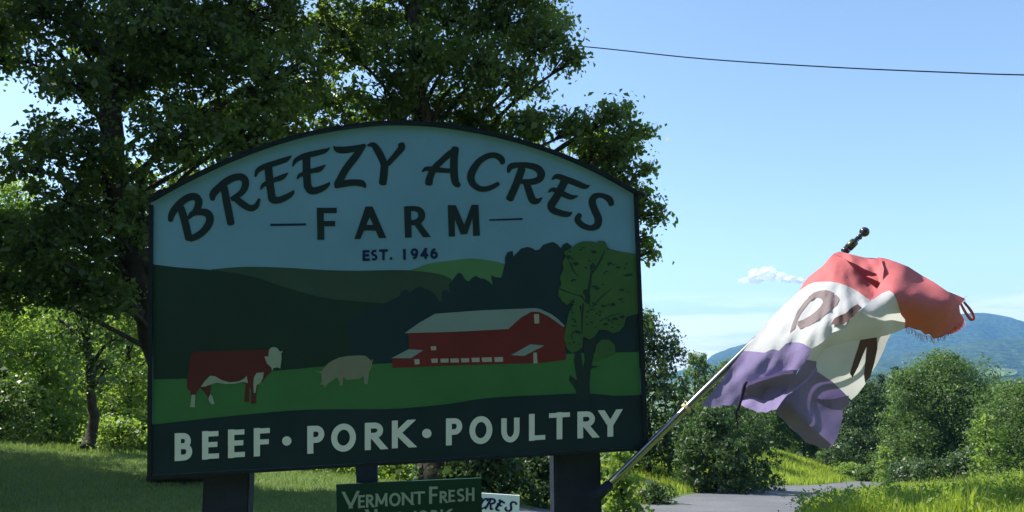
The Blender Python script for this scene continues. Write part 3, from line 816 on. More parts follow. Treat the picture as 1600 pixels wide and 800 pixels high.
def add_ribbon(bm, face, pts_px, widths_px, z0, z1, rounded=True):
    c = smooth_pts(np.column_stack([pts_px, widths_px]), 6) if len(pts_px) > 2 else np.column_stack([pts_px, widths_px]).astype(float)
    P = c[:, :2]; w = np.maximum(c[:, 2], 0.4) / 2
    t = np.gradient(P, axis=0); t /= np.linalg.norm(t, axis=1)[:, None] + 1e-9
    n = np.stack([-t[:, 1], t[:, 0]], -1)
    Lf = P + n * w[:, None]; Rt = P - n * w[:, None]
    poly_l = list(Lf); poly_r = list(Rt)
    if rounded:      # soft ends
        e0 = P[0] - t[0] * w[0] * 0.45; e1 = P[-1] + t[-1] * w[-1] * 0.45
        Lf = np.vstack([e0 + n[0] * w[0] * .55, Lf, e1 + n[-1] * w[-1] * .55])
        Rt = np.vstack([e0 - n[0] * w[0] * .55, Rt, e1 - n[-1] * w[-1] * .55])
    a = [face.uv(*p) for p in Lf]; b_ = [face.uv(*p) for p in Rt]
    fa = [bm.verts.new(face.w(p, z1)) for p in a]; fb = [bm.verts.new(face.w(p, z1)) for p in b_]
    ba = [bm.verts.new(face.w(p, z0)) for p in a]; bb = [bm.verts.new(face.w(p, z0)) for p in b_]
    m = len(a)
    for i in range(m - 1):
        bm.faces.new((fa[i], fb[i], fb[i + 1], fa[i + 1]))
        bm.faces.new((fa[i], fa[i + 1], ba[i + 1], ba[i]))
        bm.faces.new((fb[i], bb[i], bb[i + 1], fb[i + 1]))
    bm.faces.new((fa[0], ba[0], bb[0], fb[0])); bm.faces.new((fa[-1], fb[-1], bb[-1], ba[-1]))

b = on_ground(628, 4.02)
sign = thing('farm_sign', 'large arched farm sign with painted barn, cow and pig on dark posts', 'sign', b)

def sl(name, pts, layer, mat, parent=None, face=SF, step=0.0006, thick=0.0007):
    """one painted raised shape; layer gives its height over the panel"""
    bm = bmesh.new()
    add_poly(bm, face, [face.uv(*p) for p in pts], layer * step - thick, layer * step + 0.0002)
    return bm_obj(name, bm, mat, parent or sign)

def curve(pts, n=5): return [tuple(p) for p in smooth_pts(np.array(pts, float), n)]

# panel (arched board) and its frame
TL, TR = s_uv(236, 317), s_uv(992, 303)
BLc, BRc = s_uv(233, 748), s_uv(1008, 703)
arch_px = curve([(236, 317), (300, 282), (380, 246), (470, 216), (560, 200), (625, 196), (700, 201), (780, 216), (860, 240), (930, 270), (990, 303)], 5)
panel_uv = [s_uv(*p) for p in arch_px] + [BRc, BLc]
bm = bmesh.new(); add_poly(bm, SF, panel_uv, -0.045, 0.0)
bm_obj('panel', bm, M['sky_blue'], sign)
arch_uv = np.array([s_uv(*p) for p in arch_px] + [s_uv(1004, 310)])
def strip(name, uvs, wid, z0, z1, mat, out=0.0):
    """moulding of given width laid along a line on the face, outward side first"""
    uvs = np.asarray(uvs, float)
    t = np.gradient(uvs, axis=0); t /= np.linalg.norm(t, axis=1)[:, None]
    n = np.stack([-t[:, 1], t[:, 0]], -1)
    A_ = uvs + n * out; B_ = uvs - n * (wid - out)
    bm = bmesh.new()
    r = []
    for a, b2 in zip(A_, B_):
        r.append([bm.verts.new(SF.w(a, z1)), bm.verts.new(SF.w(b2, z1)), bm.verts.new(SF.w(b2, z0)), bm.verts.new(SF.w(a, z0))])
    for i in range(len(r) - 1):
        for k in range(4):
            bm.faces.new((r[i][k], r[i][(k + 1) % 4], r[i + 1][(k + 1) % 4], r[i + 1][k]))
    bm.faces.new(r[0]); bm.faces.new(r[-1][::-1])
    return bm_obj(name, bm, mat, sign)
strip('arched_cap', arch_uv, 0.016, -0.085, 0.030, M['frame'], out=0.018)
eps = 0.0025
strip('frame_stile', [BLc + [-.0, 0], TL + [0, -.012]], 0.018, -0.060, 0.012, M['frame'], out=0.006)
strip('frame_stile', [TR + [0, -.014], BRc + [0, 0]], 0.020, -0.075, 0.016, M['frame'], out=0.012)
strip('frame_rail', [BRc + [-.0225, 0.0], BLc + [.0145, 0.0]], 0.014, -0.055, 0.010, M['frame'], out=0.0)

# painted scene, farthest layer first
sl('painted_hill', curve([(600, 428), (640, 422), (670, 412), (705, 407), (735, 404), (765, 407), (792, 413)], 4) + [(800, 470), (600, 470)], 1, M['hill_light'])
sl('painted_hill', curve([(330, 421), (380, 417), (440, 418), (510, 422), (560, 423), (630, 422), (680, 427), (705, 436), (715, 450)], 4) + [(715, 520), (330, 520)], 2, M['hill_mid'])
sl('painted_hill', curve([(238, 413), (280, 418), (330, 422), (390, 431), (440, 447), (500, 464), (550, 470), (600, 474)], 4) + [(640, 480), (640, 590), (240, 594)], 3, M['hill_dark'])
tl = [(592, 478), (610, 470), (625, 462), (628, 455), (634, 452), (640, 457), (650, 450), (657, 448), (668, 453), (678, 458), (686, 470), (691, 472), (690, 458), (694, 452), (700, 455), (704, 459), (701, 445),
      (706, 440), (711, 432), (716, 426), (722, 428), (726, 436), (732, 440), (738, 434), (744, 431), (750, 435), (757, 436), (764, 440), (770, 446), (767, 430), (774, 433), (783, 434), (786, 424), (789, 412),
      (789, 402), (793, 394), (801, 392), (802, 401), (808, 395), (815, 388), (825, 386), (832, 388), (836, 391), (843, 390), (848, 383), (856, 380), (864, 378), (871, 382), (876, 388), (880, 382), (886, 379), (892, 384), (898, 392), (930, 420), (983, 430)]
sl('painted_treeline', [(545, 580), (545, 500), (570, 487)] + tl[:-1] + [(1001, 440), (1003, 575)], 4, M['wood_dark'])
gr = curve([(240, 593), (300, 591), (380, 583), (460, 577), (500, 573), (560, 570), (620, 567), (700, 563), (800, 558), (880, 553), (950, 551), (998, 550)], 3)
gb = curve([(1000, 617), (960, 618), (925, 615), (890, 615), (850, 617), (800, 619), (750, 623), (700, 631), (650, 636), (600, 639), (480, 640), (400, 646), (320, 654), (240, 663)], 3)
sl('painted_pasture', gr + gb, 5, M['pasture'])
sl('painted_ground', [(1003, 614)] + gb[0:] + [(237, 663), (234, 742), (1006, 698)], 6, M['navy'])

# barn
barn = sl('painted_barn', [(634, 521), (657, 506), (682, 492), (828, 484), (838, 483), (862, 497), (882, 509), (884, 562), (845, 567), (700, 571), (613, 575), (613, 560), (640, 557), (638, 521)], 8, M['barn_red'])
def sub(name, pts, layer, mat, parent):
    return sl(name, pts, layer, mat, parent)
def Zb(*p): return [(600 + x * .1875, 470 + y * .1875) for x, y in p]
sub('roof', Zb((170, 270), (290, 185), (425, 108), (800, 80), (1225, 62), (1280, 60), (1140, 140), (1035, 235), (600, 258)), 10, M['roof'], barn)
sub('roof', Zb((1262, 62), (1300, 68), (1390, 110), (1440, 145), (1508, 212), (1490, 216), (1420, 165), (1370, 130), (1290, 92), (1225, 92)), 11, M['roof'], barn)
sub('porch_roof', Zb((60, 478), (205, 403), (330, 410), (225, 478)), 10, M['roof'], barn)
sub('porch_roof', Zb((1058, 452), (1218, 362), (1336, 372), (1165, 460)), 10, M['roof'], barn)
for (x0, y0, x1, y1) in [(388, 378, 434, 410), (392, 480, 446, 515), (468, 480, 536, 513), (550, 479, 622, 513), (640, 477, 708, 511), (728, 473, 795, 509), (813, 470, 897, 508), (917, 468, 990, 507), (252, 485, 295, 528), (1248, 110, 1290, 188)]:
    sub('window', Zb((x0, y0 + 2), (x1, y0), (x1 + 2, y1), (x0 + 5, y1 + 2)), 10, M['barn_trim'], barn)
sub('door', Zb((1243, 432), (1272, 430), (1278, 520), (1244, 522)), 10, M['barn_trim'], barn)

# cow
def Zc(*p): return [(230 + x * .175, 530 + y * .175) for x, y in p]
cow = sl('painted_cow', Zc((372, 300), (380, 200), (395, 135), (430, 112), (520, 108), (700, 104), (900, 98), (1040, 92), (1090, 88), (1100, 150), (1100, 240), (1110, 290), (1075, 320), (1040, 370), (990, 405), (975, 480), (972, 575), (930, 575), (928, 440), (912, 430), (910, 560), (868, 558), (880, 400), (860, 385), (760, 398), (650, 395), (590, 385), (570, 420), (560, 500), (548, 525), (520, 480), (470, 430), (440, 480), (432, 500), (395, 500), (385, 460), (358, 440), (358, 350)), 8, M['cow_red'])
sub('white_patch', Zc((1088, 100), (1105, 76), (1135, 68), (1165, 80), (1185, 110), (1213, 103), (1198, 130), (1202, 170), (1190, 262), (1160, 250), (1130, 258), (1118, 285), (1108, 250), (1070, 215), (1048, 155), (1085, 152)), 10, M['cow_white'], cow)
sub('white_patch', Zc((480, 425), (520, 370), (565, 325), (610, 330), (670, 365), (740, 385), (820, 375), (870, 350), (890, 325), (902, 392), (860, 380), (780, 398), (700, 400), (620, 388), (570, 405), (520, 422)), 10, M['cow_white'], cow)
sub('white_patch', Zc((955, 340), (980, 300), (1042, 295), (1035, 350), (1010, 395), (980, 408), (968, 480), (955, 480), (950, 400)), 10, M['cow_white'], cow)
sub('white_patch', Zc((400, 495), (432, 495), (430, 606), (386, 606)), 10, M['cow_white'], cow)
sub('white_patch', Zc((568, 488), (585, 510), (605, 575), (580, 582), (560, 560), (548, 530)), 10, M['cow_white'], cow)
# pig
def Zp(*p): return [(480 + x * .1, 540 + y * .1) for x, y in p]
sl('painted_pig', Zp((112, 385), (160, 405), (225, 400), (260, 350), (330, 275), (400, 230), (500, 185), (650, 160), (850, 150), (910, 160), (970, 205), (1005, 245), (1015, 205), (1030, 225), (1015, 275), (1008, 340), (965, 430), (948, 600), (895, 600), (880, 470), (850, 500), (800, 520), (700, 528), (620, 535), (565, 490), (560, 600), (530, 628), (505, 620), (515, 580), (470, 495), (400, 540), (320, 595), (280, 650), (262, 650), (262, 610), (205, 612), (230, 540), (225, 450), (215, 430), (150, 415)), 8, M['pig'])
# oak
def Zt(*p): return [(860 + x * .3378, 360 + y * .3378) for x, y in p]
oak = sl('painted_tree', Zt((120, 790), (118, 740), (85, 690), (90, 668), (115, 690), (122, 690), (108, 600), (115, 560), (140, 570), (150, 640), (158, 600), (150, 510), (215, 490), (200, 560), (190, 625), (225, 628), (186, 640), (180, 700), (182, 770)), 8, M['tree_dark'])
sub('painted_foliage', Zt((105, 75), (125, 60), (150, 52), (185, 50), (215, 58), (222, 48), (250, 50), (268, 85), (320, 98), (360, 104), (399, 112), (405, 200), (409, 300), (408, 384), (350, 400), (340, 440), (320, 465), (290, 475), (255, 460), (225, 460), (205, 490), (180, 505), (150, 490), (145, 440), (140, 350), (120, 345), (90, 335), (75, 345), (55, 330), (35, 300), (38, 270), (50, 250), (42, 220), (60, 180), (55, 150), (70, 120), (60, 100)), 9, M['tree_green'], oak)
sub('painted_foliage', Zt((85, 375), (105, 345), (130, 340), (145, 400), (150, 480), (148, 540), (130, 555), (100, 568), (75, 545), (62, 500), (70, 450)), 10, M['tree_green'], oak)
sub('painted_foliage', Zt((205, 560), (210, 530), (235, 505), (270, 505), (297, 530), (300, 570), (260, 585), (220, 600), (195, 605)), 10, M['tree_green'], oak)
rr = random.Random(5)
bm = bmesh.new()
for (x0, y0, x1, y1, w_) in [(165, 330, 190, 180, 14), (190, 200, 250, 90, 8), (35, 268, 140, 305, 4), (140, 300, 160, 330, 6), (190, 355, 285, 265, 4), (225, 420, 330, 380, 4), (150, 340, 145, 480, 8), (90, 150, 128, 215, 5), (95, 235, 120, 230, 8), (160, 280, 175, 340, 26), (185, 175, 195, 150, 14)]:
    p = Zt((x0, y0), ((x0 + x1) / 2 + rr.uniform(-6, 6), (y0 + y1) / 2 + rr.uniform(-6, 6)), (x1, y1))
    add_ribbon(bm, SF, np.array(p), [w_ * .3378, w_ * .3, w_ * .12], 11 * .0006 - .0006, 11 * .0006 + rr.uniform(.0002, .0006))
for (x, y) in [(115, 155), (240, 350), (290, 345), (330, 275), (350, 210), (365, 205), (270, 155), (310, 170), (205, 260), (100, 330), (85, 120), (300, 410), (250, 435), (120, 470), (330, 400), (200, 100), (215, 270), (195, 165)]:
    q = []
    for a in np.linspace(0, 6.28, 8)[:-1]:
        r_ = rr.uniform(5, 14); q.append((x + math.cos(a) * r_ * 1.2, y + math.sin(a) * r_ * .7))
    add_poly(bm, SF, [SF.uv(*p) for p in Zt(*q)], 11 * .0006 - .0006, 11 * .0006 + rr.uniform(.0002, .0006))
for _ in range(70):
    x, y = rr.choice([(rr.uniform(60, 370), rr.uniform(80, 330)), (rr.uniform(160, 340), rr.uniform(330, 450)), (rr.uniform(80, 140), rr.uniform(360, 530))])
    q = []
    for a in np.linspace(0, 6.28, 7)[:-1]:
        r_ = rr.uniform(2, 7); q.append((x + math.cos(a) * r_ * 1.3, y + math.sin(a) * r_ * .8))
    add_poly(bm, SF, [SF.uv(*p) for p in Zt(*q)], 11 * .0006 - .0006, 11 * .0006 + rr.uniform(.0002, .0006))
bm_obj('painted_branch', bm, M['tree_dark'], oak)['kind'] = 'stuff'

# lettering -----------------------------------------------------------------
def zoomer(ox, oy, s): return lambda pts: [(ox + x * s, oy + y * s) for x, y in pts]
z1, z2, z3, z4 = zoomer(250, 270, .15), zoomer(390, 215, .15), zoomer(510, 205, .15), zoomer(650, 210, .15)
z5 = zoomer(780, 240, .1875)
SCRIPT = [
 ('B', z1, .15, [([(108, 500), (125, 430), (175, 355), (250, 285), (320, 250), (372, 252), (404, 292), (396, 350), (366, 400)], [50, 70, 75, 75, 75, 75, 75, 72, 55]),
            ([(285, 480), (350, 420), (420, 408), (488, 420), (520, 470), (505, 540), (450, 612), (380, 662), (310, 690)], [30, 62, 68, 78, 80, 78, 72, 70, 60]),
            ([(218, 365), (260, 510), (302, 690)], [75, 78, 75])]),
 ('R', z1, .15, [([(548, 280), (555, 220), (620, 150), (700, 85), (790, 45), (860, 50), (890, 95), (880, 160), (840, 215), (750, 275)], [45, 75, 75, 75, 72, 75, 75, 72, 60, 50]),
            ([(668, 150), (700, 330), (740, 530)], [75, 78, 76]),
            ([(780, 255), (860, 325), (940, 368), (1000, 348), (1034, 275)], [65, 72, 66, 55, 25])]),
 ('E', z2, .15, [([(60, 405), (85, 345), (160, 300), (280, 262), (380, 228), (436, 190)], [20, 48, 55, 58, 52, 10]),
            ([(195, 310), (212, 480), (232, 620)], [80, 80, 78]),
            ([(218, 570), (238, 640), (300, 652), (380, 622), (440, 582), (460, 550)], [60, 80, 68, 62, 44, 12]),
            ([(116, 542), (150, 490), (250, 445), (340, 412), (398, 370)], [12, 42, 45, 52, 10])]),
 ('E', z2, .15, [([(450, 295), (480, 240), (560, 195), (680, 165), (780, 140), (836, 108)], [16, 44, 55, 58, 48, 10]),
            ([(592, 200), (595, 380), (606, 520)], [80, 80, 80]),
            ([(600, 470), (625, 542), (690, 552), (770, 522), (815, 492), (835, 465)], [70, 80, 72, 58, 38, 10]),
            ([(496, 432), (530, 390), (640, 350), (730, 328), (788, 286)], [12, 38, 45, 52, 10])]),
 ('Z', z3, .15, [([(75, 160), (115, 190), (200, 195), (320, 175), (402, 150)], [14, 62, 70, 60, 40]),
            ([(378, 160), (300, 270), (200, 400), (115, 560)], [58, 75, 75, 78]),
            ([(95, 572), (180, 547), (290, 535), (370, 545), (405, 580)], [50, 70, 65, 68, 30])]),
 ('Y', z3, .15, [([(430, 148), (490, 145), (540, 210), (585, 300), (605, 360)], [20, 58, 75, 75, 70]),
            ([(607, 330), (600, 430), (586, 545)], [72, 80, 80]),
            ([(778, 135), (784, 172), (730, 240), (635, 345)], [68, 70, 60, 52])]),
 ('A', z4, .15, [([(425, 150), (360, 195), (270, 275), (190, 355), (145, 450), (132, 515)], [40, 62, 64, 66, 74, 78]),
            ([(410, 145), (396, 250), (396, 400), (412, 500), (450, 535)], [78, 80, 80, 74, 45]),
            ([(65, 388), (110, 358), (200, 368), (365, 380)], [14, 44, 54, 45])]),
 ('C', z4, .15, [([(903, 300), (888, 255), (830, 220), (750, 225), (660, 280), (600, 360), (571, 440), (590, 510), (650, 560), (720, 570), (800, 545), (858, 512)], [50, 65, 60, 60, 66, 76, 80, 70, 60, 55, 50, 42])]),
 ('R', z5, .1875, [([(75, 155), (95, 110), (160, 95), (250, 100), (320, 125), (350, 170), (330, 215), (270, 235), (180, 232)], [22, 50, 45, 50, 60, 65, 55, 50, 36]),
            ([(190, 125), (140, 260), (86, 380)], [62, 62, 62]),
            ([(225, 240), (255, 330), (280, 388), (320, 395), (356, 368)], [55, 60, 60, 42, 10])]),
 ('E', z5, .1875, [([(438, 216), (480, 190), (560, 215), (650, 250), (715, 275), (752, 266)], [10, 40, 50, 50, 42, 10]),
            ([(550, 220), (500, 320), (442, 420)], [65, 65, 62]),
            ([(462, 375), (432, 430), (452, 472), (520, 498), (575, 505), (607, 490)], [55, 62, 55, 50, 42, 8]),
            ([(408, 322), (450, 300), (530, 335), (600, 363), (652, 353)], [8, 35, 45, 40, 10])]),
 ('S', z5, .1875, [([(936, 425), (918, 382), (860, 350), (800, 355), (775, 400), (795, 470), (825, 540), (815, 598), (760, 620), (690, 595), (652, 550), (672, 508)], [45, 54, 40, 50, 60, 60, 62, 60, 45, 50, 50, 40])]),
]
for (ch, zz, sc, strokes) in SCRIPT:
    bm = bmesh.new()
    for k, (pts, ws) in enumerate(strokes):
        add_ribbon(bm, SF, np.array(zz(pts)), np.array(ws) * sc, -0.001, 0.0022 + 0.0003 * k)
    bm_obj('letter', bm, M['navy_text'], sign)

z6, z7 = zoomer(420, 310, .125), zoomer(620, 310, .125)
def polys(name, plist, mat, parent, face=SF, h=0.0022):
    bm = bmesh.new()
    for k, p in enumerate(plist):
        add_poly(bm, face, [face.uv(*q) for q in p], -0.001, h + 0.0004 * k)
    return bm_obj(name, bm, mat, parent)
polys('letter', [z6([(600, 118), (850, 118), (848, 185), (688, 185), (686, 283), (830, 283), (828, 348), (692, 348), (694, 518), (608, 518)])], M['navy_text'], sign)
polys('letter', [z6([(1210, 102), (1300, 102), (1300, 147), (1144, 508), (1070, 508)]), z6([(1212, 103), (1298, 103), (1468, 495), (1377, 495), (1211, 120)]), z6([(1215, 332), (1310, 332), (1345, 402), (1185, 402)])], M['navy_text'], sign)
bm = bmesh.new()
add_poly(bm, SF, [SF.uv(*q) for q in z7([(90, 100), (175, 97), (187, 488), (103, 492)])], -.001, .0022)
add_ribbon(bm, SF, np.array(z7([(120, 131), (220, 128), (288, 152), (312, 210), (288, 270), (220, 302), (130, 300)])), np.array([66, 64, 76, 86, 80, 66, 60]) * .125, -.001, .0025, False)
add_poly(bm, SF, [SF.uv(*q) for q in z7([(205, 310), (290, 300), (425, 483), (330, 486)])], -.001, .0028)
bm_obj('letter', bm, M['navy_text'], sign)
polys('letter', [z7([(637, 85), (722, 84), (727, 475), (650, 478)]), z7([(940, 80), (1020, 80), (1038, 465), (955, 470)]), z7([(655, 86), (737, 85), (842, 330), (935, 81), (1000, 82), (880, 445), (800, 450)])], M['navy_text'], sign)
polys('dash', [z6([(18, 318), (465, 312), (465, 338), (18, 346)])], M['blue_text'], sign)
polys('dash', [z7([(1155, 262), (1570, 245), (1572, 268), (1155, 280)])], M['blue_text'], sign)

def arc(cx, cy, rx, ry, a0, a1, n=14):
    return [(cx + rx * math.cos(math.radians(a)), cy + ry * math.sin(math.radians(a))) for a in np.linspace(a0, a1, n)]
# stroke alphabet in a unit box (0..1, y up); 'd' = straight diagonal cut level with the box, 's' = square ended, 'c' = curve
GLYPH = {
 'A': [('d', [(0, 0), (.5, 1)]), ('d', [(1, 0), (.5, 1)]), ('s', [(.22, .3), (.78, .3)])],
 'B': [('s', [(0, 0), (0, 1)]), ('c', [(0, 1), (.45, 1)] + arc(.5, .76, .38, .24, 80, -80, 8) + [(.4, .53), (0, .53)]), ('c', [(0, .53), (.5, .53)] + arc(.55, .265, .45, .265, 80, -80, 8) + [(.45, 0), (0, 0)])],
 'E': [('s', [(0, 0), (0, 1)]), ('s', [(0, 1), (.95, 1)]), ('s', [(0, .52), (.85, .52)]), ('s', [(0, 0), (1, 0)])],
 'F': [('s', [(0, 0), (0, 1)]), ('s', [(0, 1), (1, 1)]), ('s', [(0, .5), (.9, .5)])],
 'P': [('s', [(0, 0), (0, 1)]), ('c', [(0, 1), (.5, 1)] + arc(.55, .74, .45, .26, 80, -80, 9) + [(.45, .48), (0, .48)])],
 'R': [('s', [(0, 0), (0, 1)]), ('c', [(0, 1), (.45, 1)] + arc(.48, .76, .40, .24, 80, -80, 9) + [(.4, .52), (0, .52)]), ('d', [(.38, .5), (1, 0)])],
 'O': [('o', arc(.5, .5, .5, .5, 0, 360, 33))],
 'K': [('s', [(0, 0), (0, 1)]), ('d', [(.08, .48), (.9, 1)]), ('d', [(.22, .56), (1, 0)])],
 'U': [('c', [(0, 1), (0, .7)] + arc(.5, .42, .5, .42, 180, 360, 15) + [(1, .7), (1, 1)])],
 'L': [('s', [(0, 0), (0, 1)]), ('s', [(0, 0), (1, 0)])],
 'T': [('s', [(.5, 0), (.5, 1)]), ('s', [(0, 1), (1, 1)])],
 'Y': [('d', [(0, 1), (.5, .42)]), ('d', [(1, 1), (.5, .42)]), ('s', [(.5, 0), (.5, .46)])],
 'V': [('d', [(0, 1), (.5, 0)]), ('d', [(1, 1), (.5, 0)])],
 'M': [('d', [(.06, 0), (.1, 1)]), ('d', [(.1, 1), (.5, .12)]), ('d', [(.9, 1), (.5, .12)]), ('d', [(.94, 0), (.9, 1)])],
 'N': [('s', [(0, 0), (0, 1)]), ('d', [(0, 1), (1, 0)]), ('s', [(1, 0), (1, 1)])],
 'W': [('d', [(0, 1), (.27, 0)]), ('d', [(.27, 0), (.5, .95)]), ('d', [(.5, .95), (.73, 0)]), ('d', [(.73, 0), (1, 1)])],
 'H': [('s', [(0, 0), (0, 1)]), ('s', [(1, 0), (1, 1)]), ('s', [(0, .52), (1, .52)])],
 'S': [('c', [(.95, .92), (.7, 1), (.4, 1), (.1, .9), (.02, .75), (.15, .6), (.5, .5), (.85, .4), (.98, .24), (.88, .08), (.6, 0), (.3, 0), (.02, .08)])],
 '1': [('s', [(.6, 0), (.6, 1)]), ('d', [(.1, .78), (.6, .98)])],
 '9': [('o', arc(.5, .7, .5, .3, 0, 360, 25)), ('c', [(1, .72), (.95, .4), (.75, .12), (.25, 0)])],
 '4': [('s', [(.72, 0), (.72, 1)]), ('d', [(.7, 1), (0, .28)]), ('s', [(0, .28), (1, .28)])],
 '6': [('o', arc(.5, .3, .5, .3, 0, 360, 25)), ('c', [(0, .28), (.05, .6), (.25, .88), (.75, 1)])],
}
def clip_y(poly, y0, y1):
    for (yy, sgn) in ((y0, 1), (y1, -1)):
        out = []
        for i in range(len(poly)):
            a, c = poly[i], poly[(i + 1) % len(poly)]
            fa, fc_ = (a[1] - yy) * sgn, (c[1] - yy) * sgn
            if fa >= 0: out.append(a)
            if (fa >= 0) != (fc_ >= 0):
                t = fa / (fa - fc_); out.append((a[0] + t * (c[0] - a[0]), a[1] + t * (c[1] - a[1])))
        poly = out
        if not poly: return poly
    return poly
def glyph(ch, box, w, slope, face, mat, parent, h=0.005, thin=1.0):
    """box = x0, x1, ytop, ybottom in photo px; slope tilts the baseline"""
    x0, x1, yt, yb = box; wd, ht = x1 - x0, yb - yt; hw = w / 2
    def loc(p): return (hw + p[0] * (wd - w), hw + p[1] * (ht - w))
    def topx(p): return (x0 + p[0], yb - p[1] + slope * (p[0] - wd / 2))
    bm = bmesh.new()
    for k, (kind, pts) in enumerate(GLYPH[ch]):
        hh = h + 0.0004 * k
        P = np.array([loc(p) for p in pts], float)
        if kind in 'ds':
            a, c = P[0], P[1]; t = (c - a) / np.linalg.norm(c - a); n = np.array([-t[1], t[0]])
            ext = w * (1.2 if kind == 'd' else 0.5)
            # diagonals run on only where they meet the top or bottom of the box
            e0 = ext if kind == 's' or pts[0][1] in (0, 1) else 0.0
            e1 = ext if kind == 's' or pts[1][1] in (0, 1) else 0.0
            a2, c2 = a - t * e0, c + t * e1
            if kind == 's' and abs(t[0]) > .9: wn_ = hw * thin
            else: wn_ = hw
            poly = [tuple(a2 + n * wn_), tuple(c2 + n * wn_), tuple(c2 - n * wn_), tuple(a2 - n * wn_)]
            poly = clip_y(poly, 0, ht)
            if len(poly) >= 3: add_poly(bm, face, [face.uv(*topx(p)) for p in poly], -.001, hh)
        else:
            q = np.array([topx(p) for p in P])
            if kind == 'o':
                q = np.vstack([q, q[1]]); add_ribbon_raw(bm, face, q, w, hh, True)
            else:
                add_ribbon_raw(bm, face, q, w * .95, hh, False)
    return bm_obj('letter', bm, mat, parent)
def add_ribbon_raw(bm, face, q, w, hh, closed):
    t = np.gradient(q, axis=0); t /= np.linalg.norm(t, axis=1)[:, None] + 1e-9
    n = np.stack([-t[:, 1], t[:, 0]], -1); a = q + n * w / 2; b_ = q - n * w / 2
    if closed:
        m = len(q) - 2; a = a[1:m + 1]; b_ = b_[1:m + 1]
    f = [[bm.verts.new(face.w(face.uv(*p), z)) for p in arr] for arr, z in ((a, hh), (b_, hh), (a, -.001), (b_, -.001))]
    m = len(a)
    for i in range(m if closed else m - 1):
        j = (i + 1) % m
        bm.faces.new((f[0][i], f[1][i], f[1][j], f[0][j]))
        bm.faces.new((f[0][i], f[0][j], f[2][j], f[2][i]))
        bm.faces.new((f[1][i], f[3][i], f[3][j], f[1][j]))
    if not closed:
        bm.faces.new((f[0][0], f[2][0], f[3][0], f[1][0])); bm.faces.new((f[0][-1], f[1][-1], f[3][-1], f[2][-1]))
def zb5(x0, x1, t, b_): return (200 + x0 * .2625, 200 + x1 * .2625, 600 + t * .2625, 600 + b_ * .2625)
def zb6(x0, x1, t, b_): return (600 + x0 * .275, 600 + x1 * .275, 600 + t * .275, 600 + b_ * .275)
for ch, bx, w_ in [('B', zb5(280, 385, 290, 455), 9.6), ('E', zb5(443, 543, 278, 447), 9.6), ('E', zb5(597, 697, 268, 438), 9.6), ('F', zb5(750, 845, 260, 428), 9.6),
                   ('P', zb5(1068, 1170, 247, 412), 9.4), ('O', zb5(1210, 1357, 235, 402), 9.4), ('R', zb5(1410, 1530, 228, 390), 9.4), ('K', zb6(45, 165, 205, 362), 9.2),
                   ('P', zb6(352, 445, 193, 346), 9.0), ('O', zb6(485, 615, 182, 340), 9.0), ('U', zb6(665, 770, 176, 332), 9.0), ('L', zb6(823, 915, 168, 320), 8.8), ('T', zb6(937, 1055, 160, 313), 8.8),
                   ('R', zb6(1098, 1207, 154, 306), 8.8), ('Y', zb6(1226, 1343, 146, 298), 8.8)]:
    glyph(ch, bx, w_, -0.055, SF, M['letter_white'], sign, h=0.0056, thin=0.82)
for (x, y) in [(200 + 946 * .2625, 600 + 338 * .2625), (600 + 243 * .275, 600 + 280 * .275)]:
    polys('bullet', [[(x + 7.3 * math.cos(a), y + 7.3 * math.sin(a)) for a in np.linspace(0, 6.2832, 19)[:-1]]], M['letter_white'], sign, h=0.0056)
def zb67(o, x0, x1, t, b_): return (o + x0 * .125, o + x1 * .125, 310 + t * .125, 310 + b_ * .125)
for ch, bx in [('E', zb67(420, 1173, 1262, 646, 782)), ('S', zb67(420, 1276, 1362, 640, 778)), ('T', zb67(420, 1380, 1488, 636, 772)),
               ('1', zb67(620, 66, 122, 632, 768)), ('9', zb67(620, 172, 268, 624, 766)), ('4', zb67(620, 296, 394, 622, 756)), ('6', zb67(620, 418, 514, 618, 756))]:
    glyph(ch, bx, 3.9, -0.03, SF, M['blue_text'], sign, h=0.0022)
polys('letter', [[(609.2, 402.2), (613, 402), (613, 405.7), (609.2, 405.9)]], M['blue_text'], sign)

# posts of the sign
def post(px0, px1, pyt, name='post', parent=None, off=-0.05, depth=0.14, mat=None):
    a = s_uv(px0, pyt); c = s_uv(px1, pyt)
    wd = c[0] - a[0]; cen = (a + c) / 2
    top = SF.w([cen[0], cen[1] + 0.62], off - depth / 2); mid = SF.w(cen, off - depth / 2)
    zb = gz(mid[0], mid[1]) - 0.1
    bm = bmesh.new()
    ring = []
    for (p) in (top, mid, np.array([mid[0] + (mid[0] - top[0]) * 0.4, mid[1], zb])):
        ring.append([bm.verts.new(p + E1 * sx * wd / 2 + EN * sy * depth / 2) for sx, sy in ((-1, -1), (1, -1), (1, 1), (-1, 1))])
    for i in range(2):
        for k in range(4): bm.faces.new((ring[i][k], ring[i][(k + 1) % 4], ring[i + 1][(k + 1) % 4], ring[i + 1][k]))
    bm.faces.new(ring[0]); bm.faces.new(ring[2][::-1])
    bmesh.ops.bevel(bm, geom=[e for e in bm.edges if abs((e.verts[0].co - e.verts[1].co).normalized().z) > 0.8], offset=0.008, segments=2, affect='EDGES')
    return bm_obj(name, bm, mat or M['post'], parent or sign)
post(313, 386, 752)
post(868, 942, 722)

